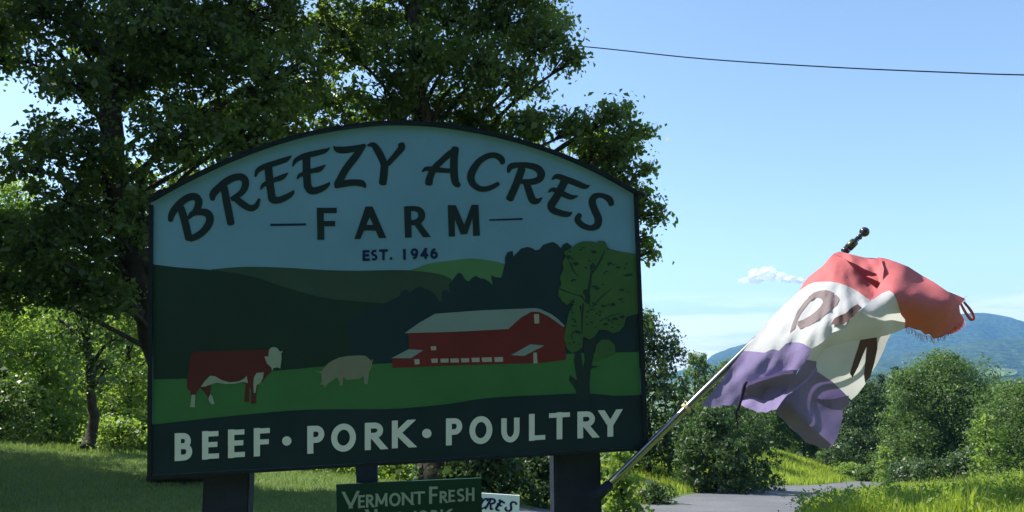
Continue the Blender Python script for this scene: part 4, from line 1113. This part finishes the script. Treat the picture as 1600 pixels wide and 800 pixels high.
# ------------------------------------------------------------------ small green network sign on its own post
ND = 4.45
NR = S_R.copy()
NF = Face(W(638, 790, ND), NR)
b = on_ground(573, ND)
net = thing('network_sign', 'small dark green sign with pale capitals under the farm sign', 'sign', b)
bm = bmesh.new()
add_poly(bm, NF, [NF.uv(*p) for p in [(525, 757), (752, 747), (754, 842), (528, 856)]], -0.02, 0.0)
bm_obj('board', bm, M['net_green'], net)
a_ = NF.uv(557, 800); c_ = NF.uv(590, 800); wdt = c_[0] - a_[0]; cx_ = (a_[0] + c_[0]) / 2
bm = bmesh.new()
t0 = NF.w([cx_, 0.42], -.085); zb_ = gz(t0[0], t0[1]) - .1
for zz_ in (0,):
    r0 = [bm.verts.new(t0 + E1 * sx * wdt / 2 + EN * sy * .06) for sx, sy in ((-1, -1), (1, -1), (1, 1), (-1, 1))]
    b0 = NF.w([cx_, 0.42 - (t0[2] - zb_) / E2[2]], -.085)
    r1 = [bm.verts.new(b0 + E1 * sx * wdt / 2 + EN * sy * .06) for sx, sy in ((-1, -1), (1, -1), (1, 1), (-1, 1))]
    for k in range(4): bm.faces.new((r0[k], r0[(k + 1) % 4], r1[(k + 1) % 4], r1[k]))
    bm.faces.new(r0); bm.faces.new(r1[::-1])
bm_obj('post', bm, M['post'], net)
def zb8(x0, x1, t, b_): return (500 + x0 * .2875, 500 + x1 * .2875, 730 + t * .2875, 730 + b_ * .2875)
for ch, bx in [('V', (122, 212, 131, 223)), ('E', (207, 244, 151, 221)), ('R', (250, 294, 148, 218)), ('M', (297, 371, 142, 213)), ('O', (376, 438, 139, 212)), ('N', (445, 507, 136, 205)), ('T', (510, 570, 131, 201)),
               ('F', (593, 640, 104, 198)), ('R', (650, 693, 129, 194)), ('E', (698, 734, 122, 189)), ('S', (742, 787, 116, 187)), ('H', (793, 839, 112, 184)),
               ('N', (248, 312, 228, 322)), ('E', (325, 360, 248, 318)), ('T', (368, 424, 244, 315)), ('W', (428, 522, 240, 312)), ('O', (530, 592, 234, 307)), ('R', (602, 645, 232, 303)), ('K', (655, 718, 228, 300))]:
    glyph(ch, zb8(*bx), 4.6 if (bx[3] - bx[2]) > 80 else 3.7, -0.05, NF, M['net_text'], net, h=0.003, thin=.8)

# ------------------------------------------------------------------ white board lettered in script, farther back
WD = 5.6
th_ = math.radians(-4)
WRm = np.stack([np.array([math.cos(th_), math.sin(th_) * 0, -0.07]), np.array([0.07, 0, 1.0]), np.array([0, -1.0, 0])], 1)
WF = Face(W(760, 800, WD), WRm)
b = on_ground(760, WD)
wb = thing('white_sign', 'white board with dark script peeking out behind the green sign', 'sign', b)
bm = bmesh.new(); add_poly(bm, WF, [WF.uv(*p) for p in [(690, 766.5), (812, 774.5), (810, 838), (690, 832)]], -0.015, 0.0)
bm_obj('board', bm, M['white_board'], wb)
for px in (705, 795):
    a = W(px, 800, WD + .02); zb_ = gz(a[0], a[1]) - .1
    A = Acc(); A.tube(np.array([[a[0], a[1] + .02, a[2] + .05], [a[0], a[1] + .02, zb_]]), [.018, .018], 6); A.build('stake', M['stake'], wb)
LBX = {6: (736, 754, 777, 795), 7: (750, 762, 778, 796), 8: (758, 774, 778, 797), 9: (774, 790, 780, 799), 10: (789, 807, 783, 800)}
for i, bx in LBX.items():
    ch, zz, sc, strokes = SCRIPT[i]
    allp = np.array([p for s in strokes for p in s[0]], float); mn, mx_ = allp.min(0), allp.max(0)
    bm = bmesh.new()
    for k, (pts, ws) in enumerate(strokes):
        P = (np.array(pts, float) - mn) / (mx_ - mn)
        P = np.stack([bx[0] + 1.5 + P[:, 0] * (bx[1] - bx[0] - 3) + (0.5 - P[:, 1]) * 4, bx[2] + 1.5 + P[:, 1] * (bx[3] - bx[2] - 3)], -1)
        add_ribbon(bm, WF, P, np.array(ws) * (3.4 / 75 if sc == .15 else 3.4 / 60), -.001, .003 + .0004 * k)
    bm_obj('letter', bm, M['blue_text'], wb)

# pale weathered stake leaning by the right post
A = Acc()
pts = np.array([W(865, 712, 4.3), W(868, 745, 4.3), W(873, 790, 4.3), W(878, 850, 4.3)]); e_ = pts[-1].copy(); e_[2] = gz(e_[0], e_[1]) - .05; pts = np.vstack([pts, e_])
bm = bmesh.new()
ring = []
for i, p in enumerate(smooth_pts(pts, 4)):
    w_ = 0.006 + 0.010 * min(i / 10, 1)
    ring.append([bm.verts.new(p + np.array([sx * w_, sy * .012, 0])) for sx, sy in ((-1, -1), (1, -1), (1, 1), (-1, 1))])
for i in range(len(ring) - 1):
    for k in range(4): bm.faces.new((ring[i][k], ring[i][(k + 1) % 4], ring[i + 1][(k + 1) % 4], ring[i + 1][k]))
bm.faces.new(ring[0]); bm.faces.new(ring[-1][::-1])
o = bm_obj('garden_stake', bm, M['stake']); tag(o, 'thin pale bent stake beside the right sign post', 'stake')

# ------------------------------------------------------------------ flagpole
def pole_d(px): return 3.98 + (px - 945) / 406 * 0.30
PB, PT = W(943, 766, pole_d(943)), W(1346, 367, pole_d(1346))
pole = thing('flagpole', 'slanting metal flagpole fixed to the right sign post', 'flagpole', PB)
pd = (PT - PB) / np.linalg.norm(PT - PB)
A = Acc(); A.tube(np.array([PB + (PT - PB) * t for t in np.linspace(0, .985, 14)]), np.linspace(.0195, .013, 14), 16); A.build('pole', M['pole'], pole, True)
def lathe(o, ax, prof, sides=20):
    pts = np.array([o + ax * z for z, r in prof]); return tube_np(pts, [r for z, r in prof], sides)
A = Acc(); A.add(*lathe(PT, pd, [(-.03, .010), (-.018, .017), (-.010, .012), (-.002, .012)] + [(.024 + .026 * math.sin(a), max(.002, .026 * math.cos(a))) for a in np.linspace(-1.1, 1.57, 14)]))
A.build('finial', M['pole_dark'], pole, True)
A = Acc(); A.add(*lathe(PT - pd * .075, pd, [(-.03, .014), (-.028, .022), (.02, .022), (.024, .014)])); A.build('collar', M['brass'], pole, True)
A = Acc(); A.add(*lathe(PT - pd * .12, pd, [(-.022, .014), (-.018, .021), (.006, .021), (.010, .014)])); A.build('collar', M['pole_dark'], pole, True)
# bracket on the post
A = Acc(); A.tube(np.array([PB - pd * .05, PB + pd * .045]), [.026, .026], 14); A.build('bracket', M['post'], pole, True)
# cream tie ring low on the flag side
q = PB + (PT - PB) * 0.305; u1 = np.cross(pd, [0, 1, 0]); u1 /= np.linalg.norm(u1); u2 = np.cross(pd, u1)
A = Acc()
for k in range(2):
    A.tube(np.array([q + pd * (k - .5) * .009 + (u1 * math.cos(a) + u2 * math.sin(a)) * .0235 for a in np.linspace(0, 6.2832, 15)]), [.0052] * 15, 6)
A.tube(np.array([q + u1 * .02, q + u1 * .03 + pd * .02, W(1088, 642, pole_d(1080) - .02)]), [.006, .005, .004], 6)
A.build('tie_cord', M['cord'], pole, True)

# ------------------------------------------------------------------ flag
flag = thing('flag', 'tattered red, white and purple flag flapping from the slanting pole', 'flag', PT)
class Sheet:
    """depth of a cloth sheet interpolated between hand-set points"""
    def __init__(s, ctrl, ripple=0.0, freq=(0.05, 0.03), seed=0, fan=0.0, pw=1.5):
        s.fan = fan; s.pw = pw
        c = np.array(ctrl, float); s.p = c[:, :2] / 100; s.rip, s.fr, s.seed = ripple, freq, seed
        r = np.sqrt(((s.p[:, None] - s.p[None]) ** 2).sum(-1)); n = len(c)
        K = np.zeros((n + 3, n + 3)); K[:n, :n] = s.k(r); K[:n, n] = 1; K[:n, n + 1:] = s.p; K[n:, :n] = K[:n, n:].T
        s.w = np.linalg.solve(K, np.concatenate([c[:, 2], [0, 0, 0]])); s.n = n
    def k(s, r): return r ** s.pw
    def d(s, x, y):
        q = np.stack([np.atleast_1d(x), np.atleast_1d(y)], -1) / 100.0
        r = np.sqrt(((q[:, None] - s.p[None]) ** 2).sum(-1))
        z = s.k(r) @ s.w[:s.n] + s.w[s.n] + q @ s.w[s.n + 1:]
        a, b2 = s.fr
        X, Y = q[:, 0] * 100, q[:, 1] * 100
        z = z + s.rip * (np.sin(X * a + Y * b2 + s.seed) + 0.6 * np.sin(X * a * 2.3 - Y * b2 * 1.7 + 2 + s.seed) + .35 * np.sin(X * .19 + Y * .23 + s.seed))
        if s.fan:      # tension creases spreading from the top of the hoist
            rx_, ry_ = X - 1316, Y - 385; rr_ = np.sqrt(rx_ ** 2 + ry_ ** 2); th_ = np.arctan2(ry_, rx_)
            a1 = np.abs(np.sin(th_ * 9 + .4)) ** 0.7 + 0.6 * np.abs(np.sin(th_ * 21 + 1.3 + .004 * rr_)) ** 0.7
            z = z - s.fan * np.clip(rr_ / 90, 0.15, 1.3) * (a1 - 0.8)
        return z

def patch(acc, outline, sheet, off=0.0, res=5.0):
    P = np.array(outline, float); B = []
    for i in range(len(P)):
        a, c = P[i], P[(i + 1) % len(P)]; n = max(1, int(np.ceil(np.linalg.norm(c - a) / res)))
        for k in range(n): B.append(a + (c - a) * k / n)
    B = np.array(B); nb = len(B)
    x0, y0 = B.min(0); x1, y1 = B.max(0)
    gx, gy = np.meshgrid(np.arange(x0, x1, res), np.arange(y0, y1, res)); gx = gx + (np.arange(gx.shape[0]) % 2)[:, None] * res / 2
    G = np.stack([gx.ravel(), gy.ravel()], -1)
    dist = np.sqrt(((G[:, None] - B[None]) ** 2).sum(-1)).min(1); G = G[dist > res * .55]
    vin = [Vector(p) for p in np.vstack([B, G])]
    res_ = delaunay_2d_cdt(vin, [], [list(range(nb))], 1, 1e-4)
    v2 = np.array([(v.x, v.y) for v in res_[0]]); F = np.array([f for f in res_[2] if len(f) == 3])
    dd = sheet.d(v2[:, 0], v2[:, 1]) + off
    V = np.array([W(x, y, z) for (x, y), z in zip(v2, dd)])
    acc.add(V, None, F)

# sheet A: hoist side, bellying towards the viewer away from the pole
def pdp(px, py, o=0.0): return (px, py, pole_d(px) + o)
SA = Sheet([pdp(1095, 633, -.03), pdp(1130, 590, -.03), pdp(1161, 548, -.03), pdp(1205, 500, -.03), pdp(1248, 455, -.03), pdp(1285, 416, -.03), pdp(1310, 394, -.01),
            (1200, 600, 3.97), (1150, 636, 4.02), (1210, 640, 3.90), (1245, 560, 3.86), (1265, 520, 3.84), (1300, 480, 3.88), (1225, 530, 3.95), (1280, 455, 4.02), (1330, 450, 3.98), (1350, 470, 3.87), (1345, 420, 4.13), (1320, 415, 4.12), (1365, 440, 4.10), (1375, 405, 4.10), (1300, 425, 4.08), (1260, 600, 3.84)], 0.005, (.09, .05), 1, fan=0.016)
# sheet B: the red fly end rolling over, with the white strip under it
SB = Sheet([(1372, 403, 4.20), (1440, 430, 4.22), (1507, 466, 4.28), (1376, 440, 3.96), (1368, 462, 3.86), (1395, 456, 3.82), (1430, 462, 3.86), (1490, 470, 4.00), (1410, 430, 4.00), (1460, 450, 4.06), (1414, 505, 3.93), (1450, 520, 4.0), (1500, 512, 4.12),
            (1340, 490, 3.82), (1318, 508, 3.84), (1290, 520, 3.86), (1345, 530, 3.95), (1290, 540, 3.93), (1380, 505, 3.81), (1400, 519, 3.97), (1275, 560, 3.93)], 0.003, (.07, .04), 4)
# sheet C: white and purple cloth hanging behind
SC = Sheet([(1287, 545, 4.00), (1340, 526, 4.03), (1392, 520, 4.10), (1330, 570, 3.97), (1385, 533, 4.10), (1350, 603, 4.06), (1330, 625, 4.05), (1300, 595, 4.0), (1275, 578, 3.98), (1245, 605, 3.97), (1180, 600, 4.08), (1285, 626, 4.05), (1315, 640, 4.09), (1300, 640, 4.04),
            (1225, 627, 3.93), (1297, 690, 3.99), (1243, 643, 3.925), (1261, 659, 3.925), (1279, 675, 3.95), (1256, 640, 3.945), (1280, 655, 3.97), (1213, 645, 3.99), (1245, 672, 4.03), (1288, 700, 4.04), (1315, 655, 4.10)], 0.002, (.06, .06), 9, pw=1.15)
red, white, blue = Acc(), Acc(), Acc()
patch(red, [(1248, 455), (1253, 447), (1262, 434), (1273, 425), (1285, 416), (1295, 404), (1303, 396), (1311, 393), (1318, 402), (1330, 415), (1343, 428), (1357, 441), (1371, 452), (1361, 470), (1348, 461), (1335, 452), (1322, 446), (1310, 442), (1297, 440), (1285, 440), (1272, 441), (1262, 445)], SA)
patch(red, [(1372, 402), (1385, 404), (1400, 409), (1420, 417), (1440, 430), (1460, 441), (1480, 455), (1500, 463), (1508, 467), (1504, 472), (1499, 478), (1500, 488), (1507, 499), (1505, 508), (1500, 515), (1490, 521), (1478, 523), (1470, 527), (1459, 529), (1452, 522), (1445, 523), (1438, 516), (1430, 515), (1420, 511), (1414, 513), (1414, 499), (1408, 492), (1404, 478), (1400, 466), (1396, 458), (1389, 454), (1378, 458), (1362, 470), (1366, 458), (1374, 446), (1377, 436), (1378, 420)], SB)
SL = Sheet([(1303, 396, 4.24), (1325, 397, 4.20), (1345, 402, 4.18), (1376, 402, 4.18), (1318, 405, 4.17), (1342, 416, 4.08), (1366, 424, 4.05), (1380, 420, 4.02), (1376, 438, 3.97)], 0.006, (.16, .1), 3)
patch(red, [(1303, 396), (1311, 393), (1325, 396), (1345, 401), (1362, 405), (1376, 402), (1381, 420), (1379, 440), (1373, 441), (1371, 428), (1362, 425), (1350, 420), (1338, 413), (1326, 408), (1315, 402)], SL, 0, 3.5)
SK = Sheet([(1310, 396, 4.24), (1345, 405, 4.26), (1380, 410, 4.24), (1340, 425, 4.22), (1376, 440, 4.12), (1371, 455, 4.06), (1350, 440, 4.14)], 0.004, (.12, .1), 3)
patch(red, [(1308, 396), (1345, 402), (1378, 404), (1382, 440), (1374, 456), (1366, 456), (1350, 444), (1330, 424)], SK, 0)
patch(red, [(1316, 402), (1340, 406), (1375, 407), (1379, 440), (1372, 452), (1345, 432)], SK, .014)  # hidden second layer added to stop sun shining through the red pocket
# fly end doubled below the crest: hidden backing added to block sun
patch(red, [(1398, 440), (1440, 446), (1480, 456), (1500, 470), (1497, 480), (1504, 500), (1498, 512), (1470, 522), (1440, 516), (1418, 506), (1400, 480), (1394, 452)], SB, .012)
patch(white, [(1162, 548), (1190, 512), (1220, 481), (1248, 455), (1262, 445), (1272, 441), (1285, 440), (1297, 440), (1310, 442), (1322, 446), (1335, 452), (1348, 461), (1361, 470), (1346, 482), (1330, 497), (1322, 512), (1300, 520), (1285, 535), (1268, 545), (1255, 537), (1248, 535), (1240, 535), (1234, 535), (1228, 537), (1217, 548), (1211, 546), (1205, 546), (1195, 551), (1185, 550), (1175, 549)], SA)
patch(white, [(1318, 508), (1328, 498), (1340, 488), (1352, 478), (1362, 469), (1378, 458), (1389, 454), (1396, 458), (1400, 466), (1404, 478), (1408, 492), (1414, 499), (1414, 513), (1400, 519), (1385, 524), (1370, 527), (1357, 529), (1345, 531), (1320, 536), (1300, 541), (1287, 547), (1281, 558), (1275, 566), (1266, 564), (1258, 563), (1263, 555), (1269, 543), (1277, 530), (1280, 520), (1284, 512), (1290, 507), (1296, 509), (1305, 512)], SB)
patch(white, [(1276, 530), (1300, 515), (1345, 515), (1392, 515), (1393, 520), (1386, 533), (1381, 547), (1375, 560), (1369, 571), (1362, 581), (1357, 592), (1350, 603), (1340, 616), (1330, 625), (1326, 621), (1312, 607), (1300, 596), (1288, 588), (1272, 578), (1268, 560)], SC)
patch(blue, [(1096, 633), (1112, 614), (1130, 590), (1146, 568), (1162, 548), (1175, 549), (1185, 550), (1195, 551), (1205, 546), (1211, 546), (1217, 548), (1228, 537), (1234, 535), (1240, 535), (1248, 535), (1255, 537), (1268, 545), (1264, 556), (1256, 569), (1247, 578), (1235, 578), (1220, 580), (1205, 586), (1190, 590), (1175, 595), (1165, 598), (1162, 610), (1158, 622), (1160, 630), (1151, 632), (1140, 634), (1128, 633), (1115, 637), (1105, 635)], SA)
# dark pocket under the fold, facing down
SP = Sheet([(1165, 598, 3.985), (1205, 586, 3.93), (1245, 577, 3.85), (1200, 610, 4.03), (1170, 620, 4.05), (1185, 625, 4.03), (1225, 612, 3.97), (1210, 628, 3.99)], 0.003, (.1, .1), 2)
patch(blue, [(1164, 598), (1175, 595), (1190, 590), (1205, 586), (1220, 580), (1235, 578), (1247, 577), (1243, 588), (1235, 600), (1226, 613), (1215, 622), (1203, 626), (1190, 626), (1180, 622), (1170, 621), (1161, 624)], SP)
# lit lower hem
SH_ = Sheet([(1158, 622, 4.03), (1185, 624, 3.98), (1212, 624, 3.92), (1160, 634, 3.95), (1186, 644, 3.90), (1212, 642, 3.86), (1226, 614, 3.90), (1258, 598, 3.86), (1276, 570, 3.84)], 0.003, (.2, .1), 3)
patch(blue, [(1159, 621), (1170, 620), (1180, 621), (1190, 625), (1203, 625), (1215, 621), (1228, 612), (1244, 604), (1258, 594), (1266, 584), (1272, 577), (1275, 572), (1277, 577), (1270, 586), (1258, 599), (1244, 609), (1230, 617), (1222, 627), (1213, 640), (1205, 641), (1197, 645), (1190, 643), (1185, 645), (1175, 640), (1165, 637), (1158, 633)], SH_)
# narrow dark band of the fold
SN = Sheet([(1258, 563, 3.90), (1275, 566, 3.93), (1245, 585, 3.92), (1265, 588, 3.97), (1226, 612, 3.93), (1240, 606, 3.97)], 0.002, (.1, .1), 5)
patch(blue, [(1258, 562), (1266, 563), (1276, 565), (1275, 574), (1266, 585), (1257, 596), (1244, 606), (1226, 614), (1235, 600), (1245, 584)], SN)
patch(blue, [(1275, 578), (1288, 588), (1300, 596), (1312, 607), (1326, 621), (1327, 632), (1317, 640), (1316, 655), (1313, 668), (1309, 682), (1300, 698), (1288, 701), (1274, 696), (1258, 690), (1247, 678), (1235, 668), (1224, 656), (1212, 645), (1222, 630), (1180, 628), (1175, 605), (1215, 588), (1250, 585)], SC)
red.build('red_stripe', M['red'], flag, True)
white.build('white_stripe', M['white'], flag, True)
blue.build('purple_stripe', M['purple'], flag, True)
# shadow-side pocket of the lower corner: cloth doubled behind
SD = Sheet([(1283, 626, 4.035), (1326, 618, 4.03), (1327, 632, 4.09), (1300, 641, 4.03), (1290, 634, 4.04)], 0.0)
A = Acc(); patch(A, [(1240, 622), (1262, 619), (1283, 624), (1300, 624), (1326, 618), (1328, 632), (1315, 641), (1300, 640), (1288, 634), (1275, 627)], SD, -.012); A.build('fold', M['purple'], flag, True)
A = Acc(); patch(A, [(1218, 600), (1250, 612), (1262, 662), (1297, 692), (1290, 700), (1270, 694), (1250, 680), (1230, 662), (1214, 645), (1208, 625)], SC, .012); A.build('fold', M['purple'], flag, True)  # unseen backing added to block sun behind the lower left panel
A = Acc(); patch(A, [(1166, 600), (1190, 592), (1220, 582), (1245, 579), (1241, 588), (1234, 599), (1222, 612), (1203, 622), (1180, 619), (1166, 617)], SP, .012); A.build('fold', M['purple'], flag, True)  # unseen backing added so the purple pocket stays dark
# letters printed on it
A = Acc(); patch(A, [(1234, 520), (1237, 509), (1241, 498), (1246, 486), (1254, 475), (1264, 463), (1272, 457), (1281, 454), (1290, 453), (1298, 455), (1305, 459), (1310, 464), (1311, 468), (1308, 476), (1302, 482), (1295, 487), (1284, 496), (1274, 503), (1264, 509), (1250, 514), (1246, 508), (1246, 502), (1254, 500), (1266, 493), (1275, 486), (1282, 479), (1286, 472), (1284, 467), (1279, 465), (1272, 466), (1265, 471), (1258, 480), (1251, 490), (1245, 501), (1244, 506), (1242, 513)], SA, -.004, 3.5)
A.build('letter', M['taupe'], flag, True)
A = Acc(); patch(A, [(1298, 507), (1304, 497), (1312, 493), (1322, 489), (1331, 480), (1340, 475), (1347, 481), (1338, 490), (1328, 499), (1318, 507)], SA, -.02, 3.5); A.build('letter', M['brown'], flag, True)
A = Acc(); patch(A, [(1345, 528), (1357, 527), (1370, 525), (1371, 545), (1366, 568), (1360, 588), (1352, 599), (1350, 586), (1352, 566), (1354, 542), (1348, 555), (1341, 573), (1332, 590), (1328, 584), (1334, 564), (1341, 543)], SC, -.004, 3.5); A.build('letter', M['brown'], flag, True)
# frayed threads on the torn edge, the loose loop and the hanging cord
A = Acc(); rr = random.Random(9)
for k in range(46):
    t = k / 45; x = 1416 + 92 * t; y = 511 + 17 * math.sin(math.pi * min(1, (t * 1.15))) - 8 * max(0, t - .75) * 3
    d0 = float(SB.d([x], [y])[0]); L = rr.uniform(3, 11)
    A.tube(np.array([W(x, y - 3, d0), W(x + rr.uniform(-2, 3), y + L * .6, d0 - .003), W(x + rr.uniform(-3, 6), y + L, d0)]), [.0016, .0012, .0004], 3)
for k in range(10):
    x, y = 1500 + rr.uniform(-4, 8), 466 + rr.uniform(-3, 6); A.tube(np.array([W(x, y, 4.24), W(x + rr.uniform(2, 8), y - rr.uniform(-4, 5), 4.24)]), [.0015, .0004], 3)
fr = A.build('frayed_thread', M['red'], flag); fr['kind'] = 'stuff'
A = Acc(); lp = [(1501, 474), (1505, 482), (1511, 492), (1517, 499), (1521, 497), (1519, 489), (1513, 480), (1506, 472)]
A.tube(smooth_pts(np.array([W(x, y, 4.2) for x, y in lp]), 4), np.interp(np.linspace(0, 1, 29), [0, .5, 1], [.006, .009, .006]), 6); A.build('torn_loop', M['red'], flag, True)
A = Acc(); lp = [(1167, 596), (1163, 603), (1159, 620), (1154, 636), (1150, 645), (1151, 656), (1154, 664)]
A.tube(smooth_pts(np.array([W(x, y, 3.92) for x, y in lp]), 4), np.interp(np.linspace(0, 1, 25), [0, .2, .5, 1], [.006, .009, .007, .003]), 6); A.build('hanging_cord', M['dark_cord'], flag, True)

# ------------------------------------------------------------------ wire across the sky
A = Acc(); P = []
wp = smooth_pts(np.array([(560, 52, 26), (740, 60, 24.5), (915, 73, 23), (1100, 92, 21.5), (1300, 105, 20), (1480, 113, 19), (1600, 117, 18), (1800, 119, 17), (2200, 116, 15)], float), 6)
A.tube(np.array([W(*p) for p in wp]), [.016] * len(wp), 6)
tag(A.build('utility_wire', M['wire'], None, True), 'thin dark cable crossing the open sky right of the maple', 'cable')

# ------------------------------------------------------------------ small cloud
m, N, L = new_mat('cloud_vapour')
out = N.new("ShaderNodeOutputMaterial"); df = N.new("ShaderNodeBsdfDiffuse"); tl_ = N.new("ShaderNodeBsdfTranslucent"); tp_ = N.new("ShaderNodeBsdfTransparent")
m1 = N.new("ShaderNodeMixShader"); m2 = N.new("ShaderNodeMixShader"); lw = N.new("ShaderNodeLayerWeight")
df.inputs["Color"].default_value = (.95, .95, .95, 1); tl_.inputs["Color"].default_value = (.95, .95, .95, 1)
m1.inputs[0].default_value = 0.45
tc = N.new("ShaderNodeTexCoord"); no = N.new("ShaderNodeTexNoise"); no.inputs["Scale"].default_value = 0.012; no.inputs["Detail"].default_value = 6
lw.inputs["Blend"].default_value = 0.5
iv = N.new("ShaderNodeMath"); iv.operation = 'SUBTRACT'; iv.inputs[0].default_value = 1.15
mu = N.new("ShaderNodeMath"); mu.operation = 'MULTIPLY'
mr = N.new("ShaderNodeMapRange"); mr.interpolation_type = 'SMOOTHSTEP'; mr.inputs["From Min"].default_value = 0.16; mr.inputs["From Max"].default_value = 0.45; mr.inputs["To Max"].default_value = 0.85
L.new(tc.outputs["Object"], no.inputs["Vector"]); L.new(lw.outputs["Facing"], iv.inputs[1]); L.new(iv.outputs[0], mu.inputs[0]); L.new(no.outputs["Fac"], mu.inputs[1]); L.new(mu.outputs[0], mr.inputs["Value"])
L.new(df.outputs[0], m1.inputs[1]); L.new(tl_.outputs[0], m1.inputs[2]); L.new(tp_.outputs[0], m2.inputs[1]); L.new(m1.outputs[0], m2.inputs[2]); L.new(mr.outputs["Result"], m2.inputs[0])
L.new(m2.outputs[0], out.inputs["Surface"])
CD = 6500
rr = random.Random(4); bm = bmesh.new(); cc = W(1205, 438, CD)
for k in range(46):
    t = rr.uniform(-1, 1); env = max(.15, 1 - abs(t + .12) ** 1.5)
    px = 1207 + t * 50; r_ = rr.uniform(4, 10) * (0.45 + .65 * env); py = 443 - r_ * .7 - rr.uniform(0, 17) * env ** 1.5
    mt = Matrix.Translation(Vector(W(px, py, CD + rr.uniform(-130, 130)) - cc)) @ Matrix.Diagonal((1.35, 1.2, .85, 1))
    bmesh.ops.create_icosphere(bm, subdivisions=3, radius=r_ / FPX * CD, matrix=mt)
from mathutils import noise as mnoise
for v in bm.verts:
    d_ = mnoise.noise_vector(v.co * 0.02) * 14 + mnoise.noise_vector(v.co * 0.06) * 6
    v.co += d_
me = bpy.data.meshes.new('cloud'); bm.to_mesh(me); bm.free(); me.materials.append(m)
for p_ in me.polygons: p_.use_smooth = True
cl = bpy.data.objects.new('cloud', me); COL.objects.link(cl); cl.location = cc
tag(cl, 'small lone white cloud left of the flag', 'cloud')

# ------------------------------------------------------------------ haze
m, N, L = new_mat('haze_air')
out = N.new("ShaderNodeOutputMaterial"); pv = N.new("ShaderNodeVolumePrincipled")
pv.inputs["Density"].default_value = 0.00017
pv.inputs["Color"].default_value = (0.17, 0.42, 0.80, 1); pv.inputs["Anisotropy"].default_value = 0.2
L.new(pv.outputs["Volume"], out.inputs["Volume"])
bm = bmesh.new(); bmesh.ops.create_cube(bm, size=1.0)
me = bpy.data.meshes.new('haze'); bm.to_mesh(me); bm.free(); me.materials.append(m)
hz = bpy.data.objects.new('haze', me); COL.objects.link(hz)
hz.scale = (13000, 5600, 420); hz.location = (0, 2600, 150)
tag(hz, kind='stuff')
